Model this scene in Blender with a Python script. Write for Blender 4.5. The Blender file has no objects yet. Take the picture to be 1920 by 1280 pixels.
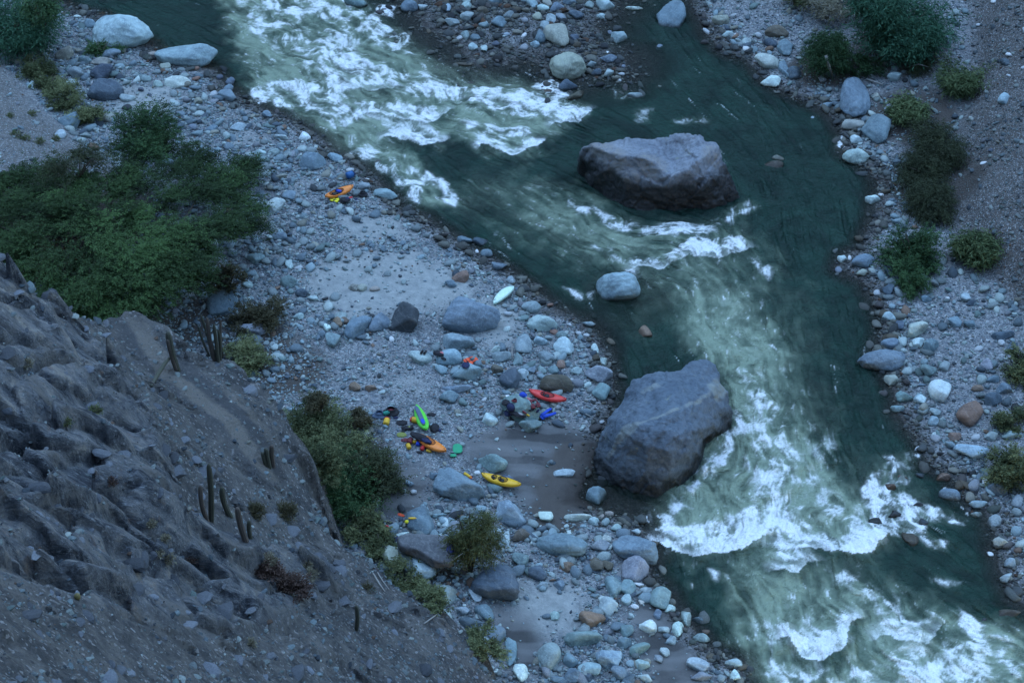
import bpy, bmesh, math, random
import numpy as np
from mathutils import Vector, Matrix
from mathutils.geometry import delaunay_2d_cdt

random.seed(7)
RNG = np.random.default_rng(7)
SC = bpy.context.scene
COL = SC.collection
PI = math.pi

# ------------------------------------------------------------------ camera geometry
FPX, TILT, CAMH = 3458.0, math.radians(42.0), 84.0      # focal length in photo pixels (1920 wide)
ST, CT = math.sin(TILT), math.cos(TILT)

def unproj(px, py, h=0.0):
    """photo pixel -> world point at height h"""
    u = (np.asarray(px, float) - 960.0) / FPX
    v = (np.asarray(py, float) - 640.0) / FPX
    dep = (CAMH - h) / (ST + v * CT)
    return u * dep, dep * (CT - v * ST)

def proj(x, y, z):
    dep = y * CT - (z - CAMH) * ST
    return 960 + FPX * x / dep, 640 + FPX * (-y * ST - (z - CAMH) * CT) / dep

def pxm(px, py, h=0.0):
    v = (py - 640.0) / FPX
    return FPX * (ST + v * CT) / (CAMH - h)

# ------------------------------------------------------------------ numpy noise
_P = np.random.default_rng(3).permutation(256)
_P = np.concatenate([_P, _P, _P])
_G = np.random.default_rng(4).normal(size=(256, 3)); _G /= np.linalg.norm(_G, axis=1)[:, None]

def perlin(x, y, z=None):
    x = np.asarray(x, float); y = np.asarray(y, float)
    z = np.zeros_like(x) if z is None else np.asarray(z, float)
    xi, yi, zi = np.floor(x).astype(int), np.floor(y).astype(int), np.floor(z).astype(int)
    xf, yf, zf = x - xi, y - yi, z - zi
    f = lambda t: t * t * t * (t * (t * 6 - 15) + 10)
    u, v, w = f(xf), f(yf), f(zf)
    def g(a, b, c):
        h = _P[_P[_P[(xi + a) & 255] + ((yi + b) & 255)] + ((zi + c) & 255)]
        gg = _G[h]
        return gg[..., 0] * (xf - a) + gg[..., 1] * (yf - b) + gg[..., 2] * (zf - c)
    def L(a, b, t): return a + (b - a) * t
    x00, x10 = L(g(0, 0, 0), g(1, 0, 0), u), L(g(0, 1, 0), g(1, 1, 0), u)
    x01, x11 = L(g(0, 0, 1), g(1, 0, 1), u), L(g(0, 1, 1), g(1, 1, 1), u)
    return L(L(x00, x10, v), L(x01, x11, v), w) * 1.5

def fbm(x, y, z=None, o=4, lac=2.03, gain=0.5):
    s = 0; a = 1; f = 1; t = 0
    for i in range(o):
        s = s + a * perlin(x * f + i * 17.3, y * f - i * 9.1, None if z is None else z * f + i * 5.7)
        t += a; a *= gain; f *= lac
    return s / t

def ridged(x, y, z=None, o=4):
    s = 0; a = 1; f = 1; t = 0
    for i in range(o):
        s = s + a * (1 - 2 * np.abs(perlin(x * f + i * 31.7, y * f + i * 11.9, None if z is None else z * f)))
        t += a; a *= 0.5; f *= 2.1
    return s / t

def worley(x, y, seed=0):
    """F1, F2, id-random on a jittered unit grid"""
    xi, yi = np.floor(x).astype(int), np.floor(y).astype(int)
    f1 = np.full(x.shape, 9.0); f2 = np.full(x.shape, 9.0); idr = np.zeros(x.shape)
    for a in (-1, 0, 1):
        for b in (-1, 0, 1):
            h = _P[_P[(xi + a + seed) & 255] + ((yi + b) & 255)]
            jx = (_P[h + 11] / 255.0); jy = (_P[h + 101] / 255.0)
            d = np.hypot(xi + a + jx - x, yi + b + jy - y)
            m = d < f1
            f2 = np.where(m, f1, np.minimum(f2, d))
            idr = np.where(m, _P[h + 57] / 255.0, idr)
            f1 = np.where(m, d, f1)
    return f1, f2, idr

def facet(x, y, seed=0):
    """broken rock: every Voronoi cell is a plane of its own height and tilt; returns height, edge distance"""
    xi, yi = np.floor(x).astype(int), np.floor(y).astype(int)
    f1 = np.full(x.shape, 9.0); f2 = np.full(x.shape, 9.0); hh = np.zeros(x.shape)
    for a in (-1, 0, 1):
        for b in (-1, 0, 1):
            h = _P[_P[(xi + a + seed) & 255] + ((yi + b) & 255)]
            dx = xi + a + _P[h + 11] / 255.0 - x; dy = yi + b + _P[h + 101] / 255.0 - y
            d = np.hypot(dx, dy); v = (_P[h + 57] / 255.0 - .5) + ((_P[h + 77] / 255.0 - .5) * dx + (_P[h + 33] / 255.0 - .5) * dy) * 1.9
            m = d < f1
            f2 = np.where(m, f1, np.minimum(f2, d)); hh = np.where(m, v, hh); f1 = np.where(m, d, f1)
    return hh, f2 - f1

def sstep(a, b, x):
    t = np.clip((x - a) / (b - a), 0, 1)
    return t * t * (3 - 2 * t)

# ------------------------------------------------------------------ distances
def seg_dist(x, y, P, closed=False):
    best = np.full(x.shape, 1e9)
    n = len(P)
    for i in range(n if closed else n - 1):
        ax, ay = P[i]; bx, by = P[(i + 1) % n]
        dx, dy = bx - ax, by - ay
        L = dx * dx + dy * dy + 1e-12
        t = np.clip(((x - ax) * dx + (y - ay) * dy) / L, 0, 1)
        best = np.minimum(best, (x - ax - t * dx) ** 2 + (y - ay - t * dy) ** 2)
    return np.sqrt(best)

def inside(x, y, P):
    r = np.zeros(x.shape, bool)
    n = len(P); j = n - 1
    for i in range(n):
        xi, yi = P[i]; xj, yj = P[j]
        if yi != yj:
            r ^= ((yi > y) != (yj > y)) & (x < (xj - xi) * (y - yi) / (yj - yi) + xi)
        j = i
    return r

def sdf(x, y, P):
    d = seg_dist(x, y, P, True)
    return np.where(inside(x, y, P), d, -d)

def wpoly(pts, h=0.0):
    return [tuple(float(c) for c in unproj(a, b, h)) for a, b in pts]

# ------------------------------------------------------------------ mesh + object helpers
def mesh_np(name, V, F, attrs=None, smooth=True):
    me = bpy.data.meshes.new(name)
    V = np.ascontiguousarray(V, np.float32); F = np.ascontiguousarray(F, np.int32)
    k = F.shape[1]
    me.vertices.add(len(V)); me.vertices.foreach_set('co', V.ravel())
    me.loops.add(F.size); me.loops.foreach_set('vertex_index', F.ravel())
    me.polygons.add(len(F)); me.polygons.foreach_set('loop_start', np.arange(0, F.size, k, dtype=np.int32))
    me.polygons.foreach_set('use_smooth', np.full(len(F), smooth))
    me.update(calc_edges=True)
    for n, a in (attrs or {}).items():
        a = np.asarray(a, np.float32)
        if a.ndim == 1:
            me.attributes.new(n, 'FLOAT', 'POINT').data.foreach_set('value', np.ascontiguousarray(a))
        else:
            c = np.ones((len(a), 4), np.float32); c[:, :3] = a[:, :3]
            me.attributes.new(n, 'FLOAT_COLOR', 'POINT').data.foreach_set('color', c.ravel())
    return me

def link(name, me, mat=None, parent=None):
    o = bpy.data.objects.new(name, me)
    COL.objects.link(o)
    if mat is not None and me is not None and not me.materials:
        me.materials.append(mat)
    if parent is not None:
        o.parent = parent
    return o

def tag(o, label=None, cat=None, group=None, kind=None):
    if label: o['label'] = label
    if cat: o['category'] = cat
    if group: o['group'] = group
    if kind: o['kind'] = kind
    return o

def empty(name, loc, label, cat, group=None, rot=(0, 0, 0)):
    o = bpy.data.objects.new(name, None)
    COL.objects.link(o)
    o.location = loc; o.rotation_euler = rot; o.empty_display_size = 0.3
    return tag(o, label, cat, group)

def grid_mesh(xs, ys, keep=None):
    """vertex arrays X,Y (flat) and quad faces of a grid; keep = bool per vertex"""
    nx, ny = len(xs), len(ys)
    X, Y = np.meshgrid(xs, ys)
    idx = np.arange(nx * ny).reshape(ny, nx)
    F = np.stack([idx[:-1, :-1], idx[:-1, 1:], idx[1:, 1:], idx[1:, :-1]], -1).reshape(-1, 4)
    X, Y = X.ravel(), Y.ravel()
    if keep is not None:
        k = keep(X, Y)
        F = F[k[F].any(1)]
        used = np.zeros(nx * ny, bool); used[F.ravel()] = True
        m = np.cumsum(used) - 1
        F = m[F]; X, Y = X[used], Y[used]
        return X, Y, F, used
    return X, Y, F, None

def ico(level):
    bm = bmesh.new()
    bmesh.ops.create_icosphere(bm, subdivisions=level, radius=1.0)
    V = np.array([v.co[:] for v in bm.verts]); F = np.array([[v.index for v in f.verts] for f in bm.faces])
    bm.free()
    return V, F

def tube(pts, radii, seg=7, cap=True):
    """tapered tube along pts -> V,F(quads)"""
    pts = np.asarray(pts, float); n = len(pts)
    V = []; F = []
    up = np.array([0.13, 0.21, 0.97])
    for i in range(n):
        d = pts[min(i + 1, n - 1)] - pts[max(i - 1, 0)]
        d = d / (np.linalg.norm(d) + 1e-9)
        a = np.cross(d, up if abs(d @ up) < 0.95 else np.array([1.0, 0, 0])); a /= np.linalg.norm(a)
        b = np.cross(d, a)
        for k in range(seg):
            t = 2 * PI * k / seg
            V.append(pts[i] + radii[i] * (a * math.cos(t) + b * math.sin(t)))
    for i in range(n - 1):
        for k in range(seg):
            F.append((i * seg + k, i * seg + (k + 1) % seg, (i + 1) * seg + (k + 1) % seg, (i + 1) * seg + k))
    if cap:
        for i, s in ((0, -1), (n - 1, 1)):
            V.append(pts[i]); c = len(V) - 1
            for k in range(0, seg):
                F.append((c, i * seg + (k + 1) % seg, i * seg + k, c) if s < 0 else (c, i * seg + k, i * seg + (k + 1) % seg, c))
    return np.array(V), F

class MB:
    """collects pieces of ONE part, then builds one mesh"""
    def __init__(s): s.V = []; s.F = []; s.n = 0
    def add(s, V, F):
        V = np.asarray(V, float)
        for f in F:
            f = [int(i) + s.n for i in f]
            g = []
            for i in f:
                if i not in g: g.append(i)
            if len(g) > 2: s.F.append(g)
        s.V.append(V); s.n += len(V)
        return s
    def mesh(s, name, smooth=True):
        me = bpy.data.meshes.new(name)
        me.from_pydata(np.concatenate(s.V).tolist(), [], s.F)
        me.polygons.foreach_set('use_smooth', np.full(len(me.polygons), smooth))
        me.update()
        return me

# ------------------------------------------------------------------ materials
class NT:
    def __init__(s, name):
        s.m = bpy.data.materials.new(name); s.m.use_nodes = True
        s.t = s.m.node_tree; s.t.nodes.clear()
        s.out = s.n('ShaderNodeOutputMaterial'); s.b = s.n('ShaderNodeBsdfPrincipled')
        s.l(s.b.outputs[0], s.out.inputs['Surface'])
    def n(s, t, **kw):
        x = s.t.nodes.new(t)
        for k, v in kw.items(): setattr(x, k, v)
        return x
    def l(s, a, b): s.t.links.new(a, b)
    def put(s, node, name, v):
        if hasattr(v, 'is_linked'): s.l(v, node.inputs[name])
        else: node.inputs[name].default_value = v
    def attr(s, name, what='Fac'):
        return s.n('ShaderNodeAttribute', attribute_name=name).outputs[what]
    def noise(s, vec, scale, det=5, rough=0.6, dist=0.0, what='Fac'):
        x = s.n('ShaderNodeTexNoise')
        x.inputs['Scale'].default_value = scale; x.inputs['Detail'].default_value = det
        x.inputs['Roughness'].default_value = rough; x.inputs['Distortion'].default_value = dist
        if vec is not None: s.l(vec, x.inputs['Vector'])
        return x.outputs[what]
    def voro(s, vec, scale, feat='F1', what='Distance'):
        x = s.n('ShaderNodeTexVoronoi', feature=feat)
        x.inputs['Scale'].default_value = scale
        if vec is not None: s.l(vec, x.inputs['Vector'])
        return x.outputs[what]
    def ramp(s, fac, stops, interp='LINEAR'):
        x = s.n('ShaderNodeValToRGB'); e = x.color_ramp.elements; x.color_ramp.interpolation = interp
        while len(e) < len(stops): e.new(0.5)
        for el, (p, c) in zip(e, stops):
            el.position = p; el.color = (c if hasattr(c, '__len__') else (c, c, c)) + (1,) if not hasattr(c, '__len__') or len(c) == 3 else c
        s.l(fac, x.inputs[0]); return x.outputs[0]
    def mix(s, a, b, f, mode='MIX'):
        x = s.n('ShaderNodeMix', data_type='RGBA', blend_type=mode)
        for sock, v in ((x.inputs[0], f), (x.inputs[6], a), (x.inputs[7], b)):
            if hasattr(v, 'is_linked'): s.l(v, sock)
            else: sock.default_value = v if not hasattr(v, '__len__') else (tuple(v) + (1,))[:4]
        return x.outputs[2]
    def math(s, op, a, b=0.0, c=None, clamp=False):
        x = s.n('ShaderNodeMath', operation=op, use_clamp=clamp)
        for i, v in enumerate((a, b) if c is None else (a, b, c)):
            if hasattr(v, 'is_linked'): s.l(v, x.inputs[i])
            else: x.inputs[i].default_value = v
        return x.outputs[0]
    def bump(s, h, strength=0.5, dist=0.05, normal=None):
        x = s.n('ShaderNodeBump'); x.inputs['Strength'].default_value = strength; x.inputs['Distance'].default_value = dist
        s.l(h, x.inputs['Height'])
        if normal is not None: s.l(normal, x.inputs['Normal'])
        return x.outputs[0]
    def objc(s): return s.n('ShaderNodeTexCoord').outputs['Object']
    def pos(s): return s.n('ShaderNodeNewGeometry').outputs['Position']
    def zpos(s):
        x = s.n('ShaderNodeSeparateXYZ'); s.l(s.pos(), x.inputs[0]); return x.outputs[2]

def plain(name, col, rough=0.6, var=0.15, spec=0.4, scale=9.0):
    k = NT(name)
    n = k.noise(k.objc(), scale, 4, 0.6)
    c = k.mix(tuple(v * (1 - var) for v in col), tuple(min(1, v * (1 + var)) for v in col), n)
    k.l(c, k.b.inputs['Base Color']); k.b.inputs['Roughness'].default_value = rough
    k.b.inputs['Specular IOR Level'].default_value = spec
    k.l(k.bump(n, 0.25, 0.02), k.b.inputs['Normal'])
    return k.m

def mat_rock():
    """boulders and stones: hue from the object's own colour, mottled, with veins, lichen and a wet foot at the water"""
    k = NT('river_rock')
    oi = k.n('ShaderNodeObjectInfo')
    add = k.n('ShaderNodeVectorMath', operation='MULTIPLY_ADD')
    cmb = k.n('ShaderNodeCombineXYZ')
    for i in range(3): k.l(oi.outputs['Random'], cmb.inputs[i])
    k.l(cmb.outputs[0], add.inputs[0]); add.inputs[1].default_value = (37, 61, 23); k.l(k.pos(), add.inputs[2])
    v = add.outputs[0]
    n1 = k.noise(v, 0.9, 8, 0.68, 0.4); n2 = k.noise(v, 7.0, 6, 0.7)
    base = oi.outputs['Color']
    c = k.mix(base, k.mix(base, (0.58, 0.59, 0.62), 1.0, 'MULTIPLY'), k.ramp(n1, [(0.36, 1.0), (0.58, 0.0)]))
    c = k.mix(c, k.mix(base, (1.5, 1.47, 1.4), 1.0, 'MULTIPLY'), k.ramp(n2, [(0.5, 0.0), (0.72, 0.8)]))
    wv = k.n('ShaderNodeTexWave', wave_type='BANDS', bands_direction='DIAGONAL')
    wv.inputs['Scale'].default_value = 0.55; wv.inputs['Distortion'].default_value = 9; wv.inputs['Detail'].default_value = 4
    wv.inputs['Detail Scale'].default_value = 1.4
    k.l(v, wv.inputs['Vector'])
    vein = k.ramp(wv.outputs['Fac'], [(0.94, 0.0), (1.0, 0.22)])
    c = k.mix(c, (0.4, 0.41, 0.4), k.math('MULTIPLY', vein, n1))
    wet = k.ramp(k.math('ADD', k.zpos(), k.math('MULTIPLY', n2, 0.35)), [(0.22, 1.0), (0.5, 0.0)])
    c = k.mix(c, k.mix(c, (0.3, 0.27, 0.24), 1.0, 'MULTIPLY'), wet)
    k.l(c, k.b.inputs['Base Color'])
    k.l(k.math('SUBTRACT', 0.85, k.math('MULTIPLY', wet, 0.5)), k.b.inputs['Roughness'])
    k.b.inputs['Specular IOR Level'].default_value = 0.3
    h = k.math('ADD', k.math('MULTIPLY', n1, 1.0), k.math('MULTIPLY', n2, 0.25))
    k.l(k.bump(h, 0.7, 0.16), k.b.inputs['Normal'])
    return k.m

def mat_giant(base, base2, vein_col, wet_shade0=1.7):
    k = NT('giant_boulder_rock')
    p = k.pos()
    n1 = k.noise(p, 0.45, 9, 0.66, 0.6); n2 = k.noise(p, 3.2, 8, 0.7); n3 = k.noise(p, 14, 4, 0.7)
    c = k.mix(base, base2, k.ramp(n1, [(0.36, 0.0), (0.66, 1.0)]))
    c = k.mix(c, k.mix(c, (0.5, 0.5, 0.53), 1.0, 'MULTIPLY'), k.ramp(n2, [(0.32, 0.9), (0.55, 0.0)]))
    c = k.mix(c, k.mix(c, (1.5, 1.45, 1.35), 1.0, 'MULTIPLY'), k.ramp(n3, [(0.55, 0.0), (0.8, 0.7)]))
    lich = k.ramp(k.noise(p, 1.1, 5, 0.75), [(0.62, 0.0), (0.72, 0.7)])
    c = k.mix(c, (0.3, 0.31, 0.2), lich)
    c = k.mix(c, vein_col, k.attr('vein'))
    c = k.mix(c, (0.22, 0.198, 0.168), k.math('MULTIPLY', k.attr('warm'), k.ramp(n2, [(0.35, 0.0), (0.6, 0.8)])))
    wet = k.ramp(k.math('MULTIPLY', k.math('ADD', k.zpos(), k.math('MULTIPLY', n1, 2.2)), 0.2), [(wet_shade0 / 5, 1.0), ((wet_shade0 + 1.0) / 5, 0.0)])  # dark foot: wet rock; set high, it also paints shade on the face
    c = k.mix(c, k.mix(c, (0.16, 0.15, 0.14), 1.0, 'MULTIPLY'), wet)
    k.l(c, k.b.inputs['Base Color'])
    k.l(k.math('SUBTRACT', 0.8, k.math('MULTIPLY', wet, 0.45)), k.b.inputs['Roughness'])
    k.b.inputs['Specular IOR Level'].default_value = 0.35
    cr = k.voro(p, 0.35, 'DISTANCE_TO_EDGE')
    crk = k.ramp(cr, [(0.0, 0.0), (0.04, 1.0)])
    h = k.math('ADD', k.math('ADD', k.math('MULTIPLY', n1, 1.5), k.math('MULTIPLY', n2, 0.5)), k.math('ADD', k.math('MULTIPLY', n3, 0.1), k.math('MULTIPLY', crk, 0.05)))
    k.l(k.bump(h, 0.75, 0.3), k.b.inputs['Normal'])
    return k.m

def mat_attr_stone(name, spec=0.3):
    """stones of the loose mass: each stone's colour is an attribute of its vertices"""
    k = NT(name)
    n = k.noise(k.pos(), 16, 3, 0.7)
    c = k.attr('tint', 'Color')
    c = k.mix(c, k.mix(c, (0.6, 0.6, 0.6), 1.0, 'MULTIPLY'), k.ramp(n, [(0.35, 0.8), (0.6, 0.0)]))
    k.l(c, k.b.inputs['Base Color']); k.b.inputs['Roughness'].default_value = 0.85
    k.b.inputs['Specular IOR Level'].default_value = spec
    k.l(k.bump(n, 0.4, 0.05), k.b.inputs['Normal'])
    return k.m

def mat_leaf(name, a, b, c3):
    k = NT(name)
    c = k.ramp(k.attr('leaf'), [(0.0, a), (0.55, b), (1.0, c3)])
    k.l(c, k.b.inputs['Base Color']); k.b.inputs['Roughness'].default_value = 0.6
    k.b.inputs['Specular IOR Level'].default_value = 0.15
    tr = k.n('ShaderNodeBsdfTranslucent'); k.l(c, tr.inputs[0])
    mx = k.n('ShaderNodeMixShader'); mx.inputs[0].default_value = 0.25
    k.l(k.b.outputs[0], mx.inputs[1]); k.l(tr.outputs[0], mx.inputs[2]); k.l(mx.outputs[0], k.out.inputs['Surface'])
    return k.m
# ================================================================== THE SETTING
LEFT = [(20, -400), (80, -60), (100, 0), (140, 18), (195, 30), (235, 60), (285, 85), (300, 108), (405, 132), (430, 165), (465, 190), (530, 215),
        (560, 230), (600, 255), (630, 285), (680, 310), (715, 345), (752, 388), (800, 410), (842, 440), (885, 462), (930, 490), (975, 520), (1010, 545),
        (1045, 578), (1090, 600), (1120, 628), (1140, 660), (1148, 700), (1152, 740), (1140, 790), (1125, 850), (1098, 900), (1085, 930), (1130, 962),
        (1190, 975), (1215, 1000), (1232, 1040), (1222, 1075), (1250, 1110), (1275, 1150), (1300, 1178), (1330, 1212), (1392, 1242), (1400, 1290), (1415, 1500)]
RIGHT = [(1260, -400), (1290, -60), (1300, 20), (1330, 70), (1350, 95), (1400, 112), (1430, 150), (1470, 172), (1530, 200), (1568, 225), (1580, 262), (1582, 290),
         (1620, 312), (1645, 340), (1640, 385), (1638, 412), (1624, 440), (1612, 465), (1578, 480), (1572, 505), (1620, 530), (1636, 560), (1652, 595),
         (1654, 630), (1640, 660), (1662, 700), (1680, 740), (1682, 772), (1700, 800), (1722, 830), (1742, 872), (1782, 892), (1802, 932), (1850, 962),
         (1864, 1000), (1868, 1040), (1882, 1080), (1895, 1120), (1960, 1155), (2150, 1230), (2500, 1500)]
LEFTW = wpoly(LEFT) + [(-40, 20), (-400, 20), (-400, 420)]
RIGHTW = wpoly(RIGHT) + [(400, 20), (400, 420)]
BARW = wpoly([(735, -200), (748, -60), (762, 0), (778, 28), (800, 55), (850, 78), (865, 108), (900, 122), (958, 116), (1005, 112), (1040, 140), (1085, 150),
              (1110, 132), (1168, 142), (1178, 112), (1120, 78), (1128, 40), (1160, 0), (1180, -60), (1200, -200)])
SCREEW = wpoly([(1880, -400), (1850, -60), (1812, 0), (1800, 150), (1784, 250), (1772, 330), (1772, 400), (1794, 470), (1860, 535), (1920, 600), (2020, 660), (2150, 740), (2400, 1000)], 1.2) + [(400, 30), (400, 420)]
TERRW = wpoly([(-40, -200), (-20, 40), (60, 130), (120, 200), (195, 262), (310, 330), (300, 430), (200, 520), (0, 560), (-300, 600)], 2.0) + [(-300, 60), (-300, 300)]
SANDS = [wpoly(p, 0.8) for p in (
    [(590, 505), (640, 478), (760, 468), (845, 495), (885, 530), (865, 562), (760, 578), (640, 592), (586, 550)],
    [(905, 560), (965, 572), (962, 630), (918, 645)], [(205, 170), (320, 150), (345, 200), (232, 212)], [(640, 400), (740, 400), (760, 430), (660, 440)],
    [(985, 1100), (1050, 1088), (1092, 1120), (1080, 1172), (1000, 1192), (960, 1150)])]
MUDS = [wpoly(p, 0.4) for p in (
    [(868, 835), (945, 795), (1060, 788), (1112, 820), (1112, 900), (1075, 960), (1050, 985), (985, 960), (965, 930), (900, 882)],
    [(930, 1140), (985, 1170), (1020, 1225), (1000, 1262), (960, 1250), (925, 1190)], [(690, 885), (765, 880), (805, 900), (795, 962), (720, 985), (690, 950)],
    [(1180, 1130), (1230, 1120), (1290, 1200), (1330, 1290), (1230, 1290), (1200, 1200)])]

def land(x, y):
    dl, dr, db = sdf(x, y, LEFTW), sdf(x, y, RIGHTW), sdf(x, y, BARW)
    return dl, dr, np.minimum(db, 3.0) * 0.3

def softmask(x, y, polys, w=1.2):
    m = np.full(x.shape, -9.0)
    for p in polys: m = np.maximum(m, sdf(x, y, p))
    return sstep(-w, w * 0.6, m + 0.8 * fbm(x * 0.6, y * 0.6, o=3))

def ground_z(x, y, full=False):
    x = np.asarray(x, float); y = np.asarray(y, float); shp = x.shape
    x, y = np.atleast_1d(x).ravel(), np.atleast_1d(y).ravel()
    dl, dr, db = land(x, y)
    d = np.maximum(np.maximum(dl, dr), db)
    jag = 0.35 * fbm(x * 0.9, y * 0.9, o=3)
    dd = d + jag * (np.abs(d) < 3)
    z = np.where(dd > 0, 0.10 * np.minimum(dd, 6) + 0.045 * np.maximum(dd - 6, 0) * (dd < 60), np.maximum(0.22 * dd, -2.2))
    z = np.minimum(z, 3.0)
    sc_ = sdf(x, y, SCREEW) + 0.8 * fbm(x * 0.25, y * 0.25, o=3)
    scree = np.maximum(sc_, 0)
    z = z + 0.66 * scree * sstep(0, 3, sc_) + np.where(scree > 0, 0.35 * fbm(x * 0.45, y * 0.45, o=4) * sstep(0, 3, sc_), 0)
    te = sdf(x, y, TERRW) + 0.6 * fbm(x * 0.3, y * 0.3, o=3)
    z = z + np.clip(0.42 * te, 0, 2.6) * (x < 0)
    mud = softmask(x, y, MUDS)
    z = z + (0.10 * fbm(x * 0.5, y * 0.5, o=3) + 0.05 * fbm(x * 2.2, y * 2.2, o=3) * (1 - mud)) * sstep(-0.5, 1.5, d)
    if full:
        return z, d, sc_, te, mud
    z = z.reshape(shp)
    return float(z) if shp == () else z

def build_ground():
    k = NT('gravel_and_sand')
    p = k.pos()
    big = k.noise(p, 0.25, 5, 0.6); mid = k.noise(p, 1.6, 6, 0.7); fine = k.noise(p, 22, 4, 0.75)
    cell = k.voro(p, 5.5, what='Color'); cd = k.voro(p, 5.5)
    cell2 = k.voro(p, 13, what='Color'); cd2 = k.voro(p, 13)
    sep = k.n('ShaderNodeSeparateColor'); k.l(cell, sep.inputs[0]); sep2 = k.n('ShaderNodeSeparateColor'); k.l(cell2, sep2.inputs[0])
    peb = k.ramp(sep.outputs[0], [(0.0, (0.06, 0.07, 0.08)), (0.3, (0.13, 0.145, 0.16)), (0.55, (0.21, 0.22, 0.225)), (0.8, (0.15, 0.14, 0.135)), (1.0, (0.40, 0.42, 0.42))])
    peb2 = k.ramp(sep2.outputs[0], [(0.0, (0.075, 0.082, 0.09)), (0.5, (0.17, 0.18, 0.185)), (1.0, (0.36, 0.375, 0.375))])
    grav = k.mix(peb, peb2, k.ramp(mid, [(0.4, 0.0), (0.6, 1.0)]))
    sandc = k.mix((0.20, 0.215, 0.21), (0.325, 0.335, 0.318), k.ramp(mid, [(0.3, 0.0), (0.7, 1.0)]))
    sandc = k.mix(sandc, (0.2, 0.2, 0.2), k.ramp(fine, [(0.55, 0.0), (0.75, 0.7)]))
    sa = k.math('ADD', k.attr('sand'), k.math('MULTIPLY', k.math('SUBTRACT', mid, 0.5), 0.7), clamp=True)
    c = k.mix(grav, sandc, sa)
    scr = k.mix((0.066, 0.060, 0.055), (0.12, 0.108, 0.099), k.ramp(mid, [(0.3, 0.0), (0.7, 1.0)]))
    scr = k.mix(scr, peb2, k.ramp(k.math('ADD', sep2.outputs[1], k.math('MULTIPLY', big, 0.5)), [(0.85, 0.0), (1.0, 0.75)]))
    c = k.mix(c, scr, k.attr('scree'))
    # silty mud with dried swirl lines
    wv = k.n('ShaderNodeTexWave', wave_type='RINGS')
    wv.inputs['Scale'].default_value = 0.13; wv.inputs['Distortion'].default_value = 16; wv.inputs['Detail'].default_value = 5; wv.inputs['Detail Scale'].default_value = 0.35
    k.l(p, wv.inputs['Vector'])
    mudc = k.mix((0.042, 0.042, 0.042), (0.125, 0.126, 0.125), k.ramp(wv.outputs['Fac'], [(0.2, 0.0), (0.38, 0.6), (0.85, 0.72), (1.0, 1.0)]))
    mudc = k.mix(mudc, (0.15, 0.145, 0.14), k.ramp(big, [(0.5, 0.0), (0.7, 0.8)]))
    c = k.mix(c, mudc, k.attr('mud'))
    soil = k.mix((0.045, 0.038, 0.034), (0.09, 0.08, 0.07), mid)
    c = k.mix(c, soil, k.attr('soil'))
    wet = k.ramp(k.math('ADD', k.zpos(), k.math('MULTIPLY', mid, 0.14)), [(0.07, 1.0), (0.2, 0.0)])
    c = k.mix(c, k.mix(c, (0.28, 0.24, 0.21), 1.0, 'MULTIPLY'), wet)
    k.l(c, k.b.inputs['Base Color'])
    k.l(k.math('SUBTRACT', 0.9, k.math('MAXIMUM', k.math('MULTIPLY', wet, 0.4), k.math('MULTIPLY', k.attr('mud'), 0.42))), k.b.inputs['Roughness'])
    k.b.inputs['Specular IOR Level'].default_value = 0.25
    dry = k.math('SUBTRACT', 1.0, k.math('MAXIMUM', k.attr('mud'), k.math('MULTIPLY', sa, 0.8)))
    h = k.math('ADD', k.math('MULTIPLY', k.math('ADD', cd, k.math('MULTIPLY', cd2, 0.5)), k.math('MULTIPLY', dry, -1.0)), k.math('MULTIPLY', fine, 0.25))
    k.l(k.bump(k.math('ADD', h, mid), 0.8, 0.1), k.b.inputs['Normal'])
    xs = np.arange(-75, 82, 0.27); ys = np.arange(48, 175, 0.27)
    X, Y, F, _ = grid_mesh(xs, ys)
    z, d, sc_, te, mud = ground_z(X, Y, True)
    sand = softmask(X, Y, SANDS, 1.5)
    sand = np.maximum(sand, sstep(0.5, 4, te) * (X < 0) * 0.5)
    gap = fbm(X * 0.22, Y * 0.22, o=3)
    sand = np.maximum(sand, 0.6 * sstep(0.15, 0.5, gap) * (X < 12) * sstep(2, 5, d))
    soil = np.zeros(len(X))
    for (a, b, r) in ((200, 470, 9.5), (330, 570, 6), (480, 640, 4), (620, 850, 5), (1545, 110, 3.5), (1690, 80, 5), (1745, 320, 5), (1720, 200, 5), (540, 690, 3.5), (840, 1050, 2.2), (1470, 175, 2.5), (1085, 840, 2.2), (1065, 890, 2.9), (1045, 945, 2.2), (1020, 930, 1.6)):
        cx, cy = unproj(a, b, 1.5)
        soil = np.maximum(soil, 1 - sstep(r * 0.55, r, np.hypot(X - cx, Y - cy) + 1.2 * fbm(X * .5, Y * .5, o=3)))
    me = mesh_np('ground', np.stack([X, Y, z], 1), F, dict(sand=sand, scree=np.maximum(sstep(-0.3, 1.6, sc_), .8 * sstep(0, 3, te) * (X < 0)), mud=mud * sstep(-0.2, 0.4, d), soil=soil))
    tag(link('ground', me, k.m), 'grey cobble bars, pale sand and brown scree on both river banks', kind='structure')

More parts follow.
